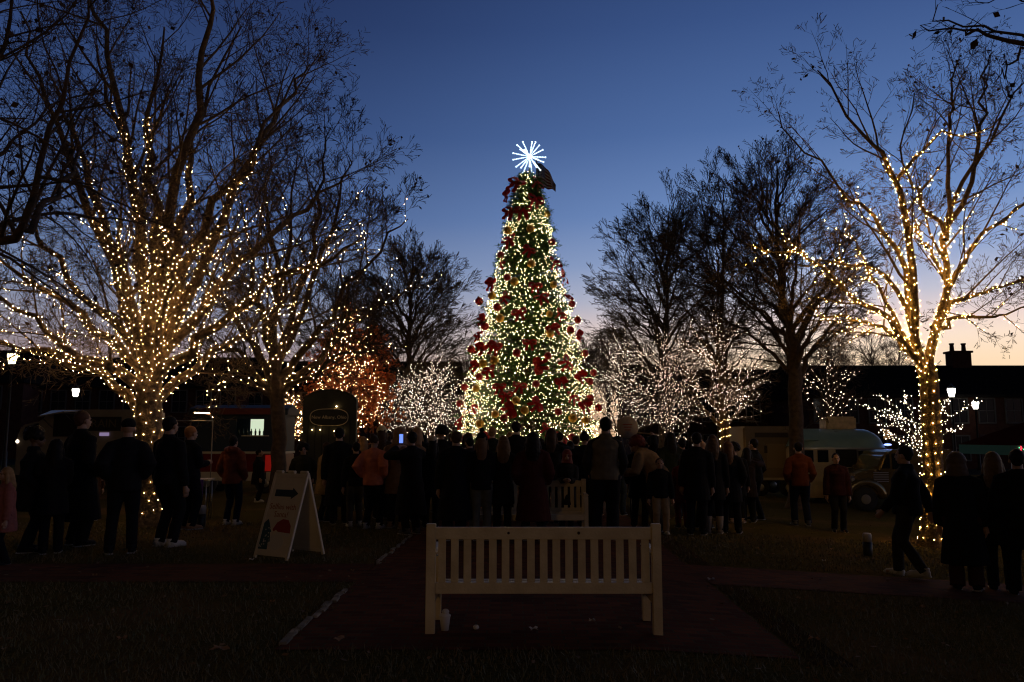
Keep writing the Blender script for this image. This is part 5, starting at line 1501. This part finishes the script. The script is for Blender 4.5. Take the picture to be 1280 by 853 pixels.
TY = 22.0; tb = gp(297, TY); S_ = TY / FPX
tr_ = empty("food_trolley", (tb[0], TY + .9, 0), 0, "red and dark blue food trolley with one bright serving window, behind the left lit tree", "food trolley")
TL = 2.55
zt = lambda y: at(300, y, TY)[2]
MB().box((0, 0, (zt(591) + zt(567)) / 2), (TL, 1.8, zt(567) - zt(591))).build("lower_body", REDP, tr_, bevel=.03)
MB().box((0, 0, zt(566) + .0), (TL + .04, 1.84, .06)).build("belt_rail", CREAMP, tr_)
# cabin with a real opening for the serving window
wx0, wx1 = at(311, 500, TY)[0] - tb[0], at(331, 500, TY)[0] - tb[0]
z0, z1, zr = zt(545), zt(524), zt(519)
zb_ = zt(566) + .03
mb = MB(); yf = -.88
def slab(x0, x1, a, b): mb.box(((x0 + x1) / 2, yf, (a + b) / 2), (x1 - x0, .04, b - a))
slab(-TL / 2, TL / 2, zb_, z0 - .3); slab(-TL / 2, wx0 - .32, z0 - .3, zr); slab(wx1, TL / 2, z0 - .3, zr); slab(wx0 - .32, wx1, z1, zr); slab(wx0 - .32, wx1, z0 - .3, z0 - .02)
mb.box((-TL / 2 + .02, 0, (zb_ + zr) / 2), (.04, 1.7, zr - zb_)); mb.box((TL / 2 - .02, 0, (zb_ + zr) / 2), (.04, 1.7, zr - zb_)); mb.box((0, .88, (zb_ + zr) / 2), (TL, .04, zr - zb_))
mb.build("cabin", BLUE, tr_)
MB().box(((wx0 + wx1) / 2, -.55, (z0 + z1) / 2), (wx1 - wx0 - .02, .03, z1 - z0)).build("lit_window", glow("window_glow", (.85, 1.0, .72), .75), tr_)
MB().box(((wx0 + wx1) / 2, -.905, z0), (wx1 - wx0 + .3, .16, .03)).build("counter", CREAMP, tr_)
mb = MB()
for x in np.linspace(wx0 - .25, wx1, 7): mb.lathe([(.025, 0), (.03, .10), (.012, .13), (.012, .18)], 8, (x, -.86, z0 + .015))
mb.build("bottles_on_counter", mat("dark_glass", (.01, .02, .015), .2), tr_)
MB().ell((wx0 - .07, -.75, z0 + .08), (.13, .10, .22)).build("server_silhouette", mat("dark_cloth", (.01, .01, .01), .9), tr_) if False else None
mb = MB().prism([(-1.02, zr), (-.92, zr + .18), (0, zr + .30), (.92, zr + .18), (1.02, zr)], lambda u, v, s: ((-1 if s == 0 else 1) * (TL / 2 + .1), u, v)); mb.build("roof", BLUE, tr_, bevel=.02)
MB().box((0, -1.03, zr + .1), (TL * .8, .02, .17)).build("name_board", mat("deep_red_board", (.10, .012, .01), .6), tr_)
for x0, x1 in ((236, 278), (307, 320), (333, 342)):
    a, b = at(x0, 595, TY)[0] - tb[0], at(x1, 595, TY)[0] - tb[0]
    MB().box(((a + b) / 2, -.93, (zt(601) + zt(590)) / 2), (b - a, .02, zt(590) - zt(601))).build("skirt_panel", CREAMP, tr_)
wheels(tr_, (-.8, .8), .82, .28)
tr_.scale = (1, .6, 1); tr_.location.y = TY + .54
# brightness of the trolley's red right end, put in as a glowing panel
MB().box((at(337.5, 545, TY)[0] - tb[0], -.925, (zt(589) + zt(569)) / 2), (.20, .02, zt(569) - zt(589))).build("red_glow_panel", mat("red_glow", (.5, .01, .01), .4, emit=(1, .03, .02), estr=.10), tr_)

# small purple-clothed table with a metal frame
tb2 = gp(246, 15.2)
tt_ = empty("folding_table", tuple(tb2), .1, "folding table under a purple cloth beside the ginger-haired person", "table")
MB().box((0, 0, .74), (.62, .5, .03)).build("tabletop", CREAMP, tt_, bevel=.005)
MB().box((-.02, -.262, .55), (.5, .012, .40)).build("cloth", mat("purple_cloth", (.05, .02, .22), .8, noise_amt=.3, nscale=10), tt_)
for sx in (-1, 1):
    for sy in (-1, 1): MB().tube([(sx * .27, sy * .2, 0), (sx * .27, sy * .2, .73)], .012, 8).build("leg", BOLT, tt_)
tt2 = empty("bottle", (tb2[0] - .05, tb2[1] - .05, .755), 0, "clear bottle standing on the purple-clothed table", "bottle")
MB().lathe([(.035, 0), (.04, .02), (.04, .16), (.015, .21), (.015, .25)], 12).build("glass", mat("clear_plastic", (.6, .6, .65), .1), tt2); MB().lathe([(.018, .25), (.018, .275)], 10).build("bottle_cap", RDP, tt2)
fr = empty("display_frame", tuple(gp(252, 15.8)), 0, "thin metal tent frame with a lit tube behind the purple table", "frame")
fx = .21
ztop = at(265, 526, 15.8)[2]
for x in (-.55, fx): MB().tube([(x, 0, 0), (x, 0, ztop)], .011, 8).build("pole", mat("dull_metal", (.2, .19, .17), .4, metal=.6), fr)
MB().tube([(-.55, 0, ztop), (fx, 0, ztop)], .011, 8).build("crossbar", mat("dull_metal", (.2, .19, .17), .4, metal=.6), fr)
a_, b_ = at(243, 516, 15.8), at(262, 517, 15.8)
MB().tube([(a_[0] - fr.location.x, 0, a_[2]), (b_[0] - fr.location.x, 0, b_[2])], .010, 6).build("tube_light", BWL, fr)
MB().tube([(fx, 0, ztop), (b_[0] - fr.location.x, 0, b_[2])], .006, 6).build("strut", mat("dull_metal", (.2, .19, .17), .4), fr)

# ------------------------------------------------------------------ pale food van at the far left
VY = 24.0; z = lambda y: at(80, y, VY)[2]; xx_ = lambda px: at(px, 545, VY)[0]
vb = gp(90, VY)
vr = empty("food_van", (vb[0], VY + 1.0, 0), 0, "cream food van with an open side hatch and dark name board, behind the leftmost people", "food van")
X = lambda px: xx_(px) - vb[0]
VAN = mat("van_cream", (.26, .22, .17), .4, noise_amt=.12, nscale=3)
prof = [(X(19), .35), (X(19), z(546)), (X(24), z(532)), (X(48), z(526)), (X(57), z(515)), (X(62), z(512)), (X(170), z(512)), (X(172), .35)]
MB().prism(prof, lambda u, v, s: (u, -.95 + 1.9 * s, v)).build("body", VAN, vr, bevel=.05)
MB().prism([(X(27), z(543)), (X(30), z(534)), (X(46), z(529)), (X(52), z(543))], lambda u, v, s: (u, -.955 - .01 * s, v)).build("side_window", GLS, vr)
MB().box(((X(65) + X(97)) / 2, -.955, (z(518) + z(546)) / 2), (X(97) - X(65), .02, z(518) - z(546))).build("hatch_shade_panel", mat("hatch_dark", (.006, .006, .006), .8), vr)  # near-black panel stands for the shade inside the open hatch
hm = MB(); hm._add([(X(62), -.97, z(513)), (X(98), -.97, z(513)), (X(96), -1.75, z(515)), (X(64), -1.75, z(521))], [(0, 1, 2, 3)]); h_ = hm.build("raised_hatch", VAN, vr)
sd_ = h_.modifiers.new("s", 'SOLIDIFY'); sd_.thickness = .04
for x in (X(64), X(96)): MB().tube([(x, -.96, z(535)), (x, -1.7, z(519))], .012, 6).build("hatch_strut", IRON, vr)
nb_ = MB().box(((X(106) + X(150)) / 2, -.97, z(530)), (X(150) - X(106), .03, .42)).build("name_board", mat("dark_board", (.015, .012, .01), .6), vr)
text_mesh("lettering", "RAIN", .34, mat("dull_gold_letter", (.12, .085, .04), .6), nb_, ((X(108) + X(149)) / 2, -.99, z(530)), (math.pi / 2, 0, 0), .003)
MB().ell((X(21), -.93, z(552)), (.06, .06, .06)).build("headlight", glow("headlight", (1, .8, .6), 2.5), vr)  # glint on the headlight put in as glow
MB().box((X(130), -.99, z(543)), (.28, .02, .10)).build("lilac_screen", glow("lilac_screen", (.6, .45, .8), .35), vr)
wheels(vr, (X(36), X(145)), .85, .36)

# ------------------------------------------------------------------ beige trailer on the right
BY_ = 27.0; bb = gp(962, BY_)
br_ = empty("beige_trailer", (bb[0], BY_ + 1.0, bb[2]), 0, "plain beige vending trailer with a dark lettering band, behind the dark-trunked tree", "trailer")
X = lambda px: at(px, 545, BY_)[0] - bb[0]; z = lambda y: at(962, y, BY_)[2] - bb[2]
BEI = mat("beige_paint", (.22, .16, .09), .5, noise_amt=.15, nscale=2)
MB().box(((X(930) + X(1002)) / 2, 0, (z(533) + z(600)) / 2), (X(1002) - X(930), 1.9, z(533) - z(600))).build("body", BEI, br_, bevel=.06)
MB().box((X(965), -.96, z(544)), (X(986) - X(944), .012, .16)).build("lettering_band", mat("band_dark", (.05, .035, .02), .7), br_)
MB().box((X(972), -.962, z(570)), (.75, .02, .8)).build("door", mat("beige_door", (.26, .19, .11), .5), br_)
MB().box((X(957), -.965, z(562)), (.10, .02, .25)).build("notice", mat("notice_dark", (.04, .03, .02), .7), br_)
MB().box((X(965), -.975, z(599)), (X(1000) - X(935), .03, .08)).build("skirt_rail", CREAMP, br_)
wheels(br_, (X(950), X(985)), .8, .3)

# ------------------------------------------------------------------ teal camper
CY_ = 25.0; cb = gp(1058, CY_)
cr = empty("camper_trailer", (cb[0], CY_ + 1.0, cb[2]), -.12, "rounded camper trailer with a teal roof and cream lower walls, behind the burgundy jacket", "camper")
X = lambda px: at(px, 545, CY_)[0] - cb[0]; z = lambda y: at(1058, y, CY_)[2] - cb[2]
TEAL = mat("teal_paint", (.24, .40, .38), .35, noise_amt=.15, nscale=2.5); CWL = mat("camper_cream", (.5, .42, .28), .45, noise_amt=.1)
x0, x1 = X(1004), X(1110); zr0, zr1 = z(560), z(536)
def loft(prof_fn, n=14):
    pass
mb = MB()
# roof: an arched barrel with rounded ends
nu, nv = 22, 12; V = []; F = []
for i in range(nu + 1):
    u = i / nu; e = min(u, 1 - u) / .22; e = math.sqrt(max(0, 1 - (1 - min(1, e)) ** 2))
    for j in range(nv + 1):
        a = math.pi * j / nv
        V.append((x0 + (x1 - x0) * u, -math.copysign(abs(math.cos(a)) ** .6, math.cos(a)) * (1.0 - .12 * (1 - e)), zr0 + (zr1 - zr0) * (abs(math.sin(a)) ** .65) * (.05 + .95 * e)))
F = [(i * (nv + 1) + j, i * (nv + 1) + j + 1, (i + 1) * (nv + 1) + j + 1, (i + 1) * (nv + 1) + j) for i in range(nu) for j in range(nv)]
mb._add(V, F, 0, True); mb.build("roof", TEAL, cr)
MB().box(((x0 + x1) / 2, 0, (z(623) + zr0) / 2), (x1 - x0 - .03, 1.97, zr0 - z(623))).build("lower_wall", CWL, cr, bevel=.05)
MB().box(((x0 + x1) / 2, -.995, zr0 - .02), (x1 - x0, .02, .05)).build("trim_strip", BOLT, cr)
for a, b, yb in ((1010, 1022, 578), (1027, 1040, 578)):
    w_ = MB().box(((X(a) + X(b)) / 2, -.993, (z(563) + z(yb)) / 2), (X(b) - X(a), .02, z(563) - z(yb))).build("window", GLS, cr)
MB().box(((X(1049) + X(1098)) / 2, -.992, (z(562) + z(584)) / 2), (X(1098) - X(1049), .018, z(562) - z(584))).build("serving_hatch", mat("hatch_dark", (.006, .006, .006), .8), cr)
w_ = MB().box(((X(1074) + X(1091)) / 2, -1.006, (z(562) + z(579)) / 2), (X(1091) - X(1074), .02, z(562) - z(579))).build("window", mat("window_frame_grey", (.12, .12, .12), .5), cr)
MB().box(((X(1076) + X(1089)) / 2, -1.02, (z(564) + z(577)) / 2), (X(1089) - X(1076), .01, z(564) - z(577))).build("pane", GLS, w_)
MB().box((X(1081), -1.027, z(575)), (.15, .006, .05)).build("blue_glint", glow("blue_glint", (.3, .55, 1), .9), w_)  # blue glint in the dark window, drawn as a glowing plate
MB().box(((X(1045) + X(1082)) / 2, 0, z(529)), (X(1082) - X(1045), .9, z(521) - z(537) + .03)).build("roof_unit", mat("roof_unit_gold_lit", (.75, .58, .32), .5, noise_amt=.3, nscale=7), cr, bevel=.05)  # golden light on the unit is put into its bright warm colour
hm = MB(); hm._add([(X(1006), -.8, z(538) + .05), (X(1032), -.8, z(538) + .05), (X(1028), -1.15, z(550)), (X(1006), -1.15, z(551))], [(0, 1, 2, 3)]); h_ = hm.build("roof_flap", TEAL, cr); h_.modifiers.new("s", 'SOLIDIFY').thickness = .03
MB().box((X(1112), -.9, z(543)), (.16, .1, .3)).build("side_light", mat("amber_box", (.4, .2, .05), .5, emit=(1, .5, .15), estr=.12), cr)
MB().ell((X(1112), -.95, z(556)), (.12, .05, .035)).build("blue_beacon", glow("blue_beacon", (.25, .35, 1.0), 3), cr)
wheels(cr, (X(1045), ), .85, .33, CREAMP)

# ------------------------------------------------------------------ old rounded van in front of the camper
OY = 22.5; ob = gp(1120, OY)
orr = empty("old_van", (ob[0], OY + .9, ob[2]), 0, "old rounded van with a shiny golden bonnet, partly hidden by the golden trunk", "van")
X = lambda px: at(px, 545, OY)[0] - ob[0]; z = lambda y: at(1120, y, OY)[2] - ob[2]
OLDP = mat("old_van_paint", (.30, .22, .10), .12, metal=.7, noise_amt=.2, nscale=4)
prof = [(X(1066), .38), (X(1063), .8), (X(1068), z(594)), (X(1085), z(588)), (X(1097), z(587)), (X(1106), z(567)), (X(1114), z(563)), (X(1195), z(562)), (X(1203), z(570)), (X(1206), .38)]
MB().prism(prof, lambda u, v, s: (u, -.80 + 1.6 * s, v)).build("body", OLDP, orr, bevel=.09)
wd = MB().prism([(X(1101), z(586)), (X(1108), z(569)), (X(1112), z(568)), (X(1112), z(586))], lambda u, v, s: (u, -.815 - .01 * s, v)).build("side_window", GLS, orr)
MB().prism([(X(1115), z(587)), (X(1115), z(567)), (X(1135), z(567)), (X(1135), z(587))], lambda u, v, s: (u, -.815 - .01 * s, v)).build("side_window", GLS, orr)
for xc in (X(1080), X(1180)):
    mb = MB(); pts = [(xc + .50 * math.cos(a), -.80, .36 + .46 * math.sin(a)) for a in np.linspace(.0, math.pi, 12)]
    mb.tube(pts, .12, 10); mb.build("fender", OLDP, orr)
MB().ell((X(1067), -.62, z(601)), (.10, .12, .12)).build("headlight", BOLT, orr)
MB().tube([(X(1060), -.85, .45), (X(1060), .85, .45)], .06, 8).build("bumper", BOLT, orr)
mb = MB()
for k in range(6): mb.box((X(1100) + .0, -.83, z(591) - .05 * k), (.42, .02, .018))
mb.build("vent_louvres", BOLT, orr)
wheels(orr, (X(1080), X(1180)), .74, .34, mat('dull_hub', (.2, .18, .15), .4))

# ------------------------------------------------------------------ market canopy at the right edge
GY = 26.0; gb = gp(1275, GY)
gr_ = empty("market_canopy", tuple(gb), 0, "dark red market canopy with a teal-lit valance at the right edge", "canopy")
X = lambda px: at(px, 545, GY)[0] - gb[0]; z = lambda y: at(1275, y, GY)[2] - gb[2]
xa, xb = X(1228), X(1345); zv = z(556); zp = z(534); xm = (xa + xb) / 2
mb = MB(); mb._add([(xa, -1.4, zv), (xb, -1.4, zv), (xb, 1.4, zv), (xa, 1.4, zv), (xm, 0, zp + .2)], [(0, 1, 4), (1, 2, 4), (2, 3, 4), (3, 0, 4)]); h_ = mb.build("roof", mat("canopy_red", (.06, .012, .010), .95, spec=.0), gr_); h_.modifiers.new("s", 'SOLIDIFY').thickness = .02
mb = MB(); mb.box((xm, -1.41, zv - .16), (xb - xa, .01, .30)).box((xa, 0, zv - .16), (.01, 2.8, .30)); mb.build("valance", mat("canopy_teal_glow", (.04, .10, .085), .8, emit=(.15, .55, .42), estr=.008), gr_)  # teal light on the valance is put into its colour and faint glow
for x in (xa + .05, xb - .05):
    for y in (-1.35, 1.35): MB().tube([(x, y, 0), (x, y, zv)], .02, 8).build("pole", BOLT, gr_)
MB().box((xm, -.4, .9), (2.2, .6, .04)).build("counter", CREAMP, gr_)
pts = [(X(1240) + .02 * math.sin(k * 2), -1.44, z(558 + k * 1.6)) for k in range(8)]
bulbs("red_lights", pts, .022, glow("bulb_red", (1, .03, .05), 5), gr_)
bulbs("green_lights", [(X(1238 + 5 * k), -1.44, z(559 + (k % 3) * 2)) for k in range(9)], .02, glow("bulb_green", (.1, 1, .4), 2), gr_)

# ------------------------------------------------------------------ small lit things among the crowd
q = gp(797, 16.0); z = lambda y: at(797, y, 16.0)[2]
cab = empty("sign_cabinet", tuple(q), 0, "small box on two legs with a bright yellow end panel, under the round cream sign", "sign cabinet")
X = lambda px: at(px, 545, 16.0)[0] - q[0]
MB().box(((X(784) + X(802)) / 2, 0, (z(585) + z(611)) / 2), (X(802) - X(784), .25, z(585) - z(611))).build("box", mat("cabinet_brown", (.05, .03, .02), .7), cab)
MB().box(((X(802) + X(808)) / 2 + .002, 0, (z(584) + z(611)) / 2), (X(808) - X(802), .25, z(584) - z(611))).build("lit_panel", glow("panel_yellow", (1.0, .72, .25), 1.3), cab)
MB().box(((X(785) + X(801)) / 2, -.0, z(584)), (X(801) - X(785), .2, .03)).build("lit_top", glow("panel_top", (1, .9, .65), 1.6), cab)
for x in (X(787), X(805)): MB().tube([(x, 0, 0), (x, 0, z(611))], .015, 8).build("leg", IRON, cab)
q = gp(768, 15.0)
st_ = empty("light_stake", tuple(q), 0, "thin stake with small white bulbs, right of the padded vest's legs", "light stake")
MB().tube([(0, 0, 0), (0, 0, 1.0)], .010, 6).build("stake", IRON, st_)
bulbs("bulb_cluster", [(.02 * math.sin(k * 2), -.02, at(768, 597 + k * 2.6, 15.0)[2]) for k in range(8)], .010, BC, st_, rng)
def canister(px, y, hpx, label):
    c = onground(px, y); s = c[1] / FPX
    r = empty("canister_light", tuple(c), 0, label, "ground light", "unlit canister lights on the lawn")
    h = hpx * s; w_ = 5.5 * s
    MB().lathe([(w_ * .8, 0), (w_, .02), (w_, h * .62)], 14).build("body", IRON, r)
    MB().lathe([(w_ * .95, h * .62), (w_ * 1.0, h * .9), (w_ * .8, h), (.01, h)], 14).build("lens_head", mat("pale_lens", (.45, .38, .3), .4), r)
canister(1085, 695, 27, "black canister light with a pale head on the lawn left of the golden trunk")
canister(251, 660, 27, "black canister light with a pale head beside the ginger-haired person's feet")
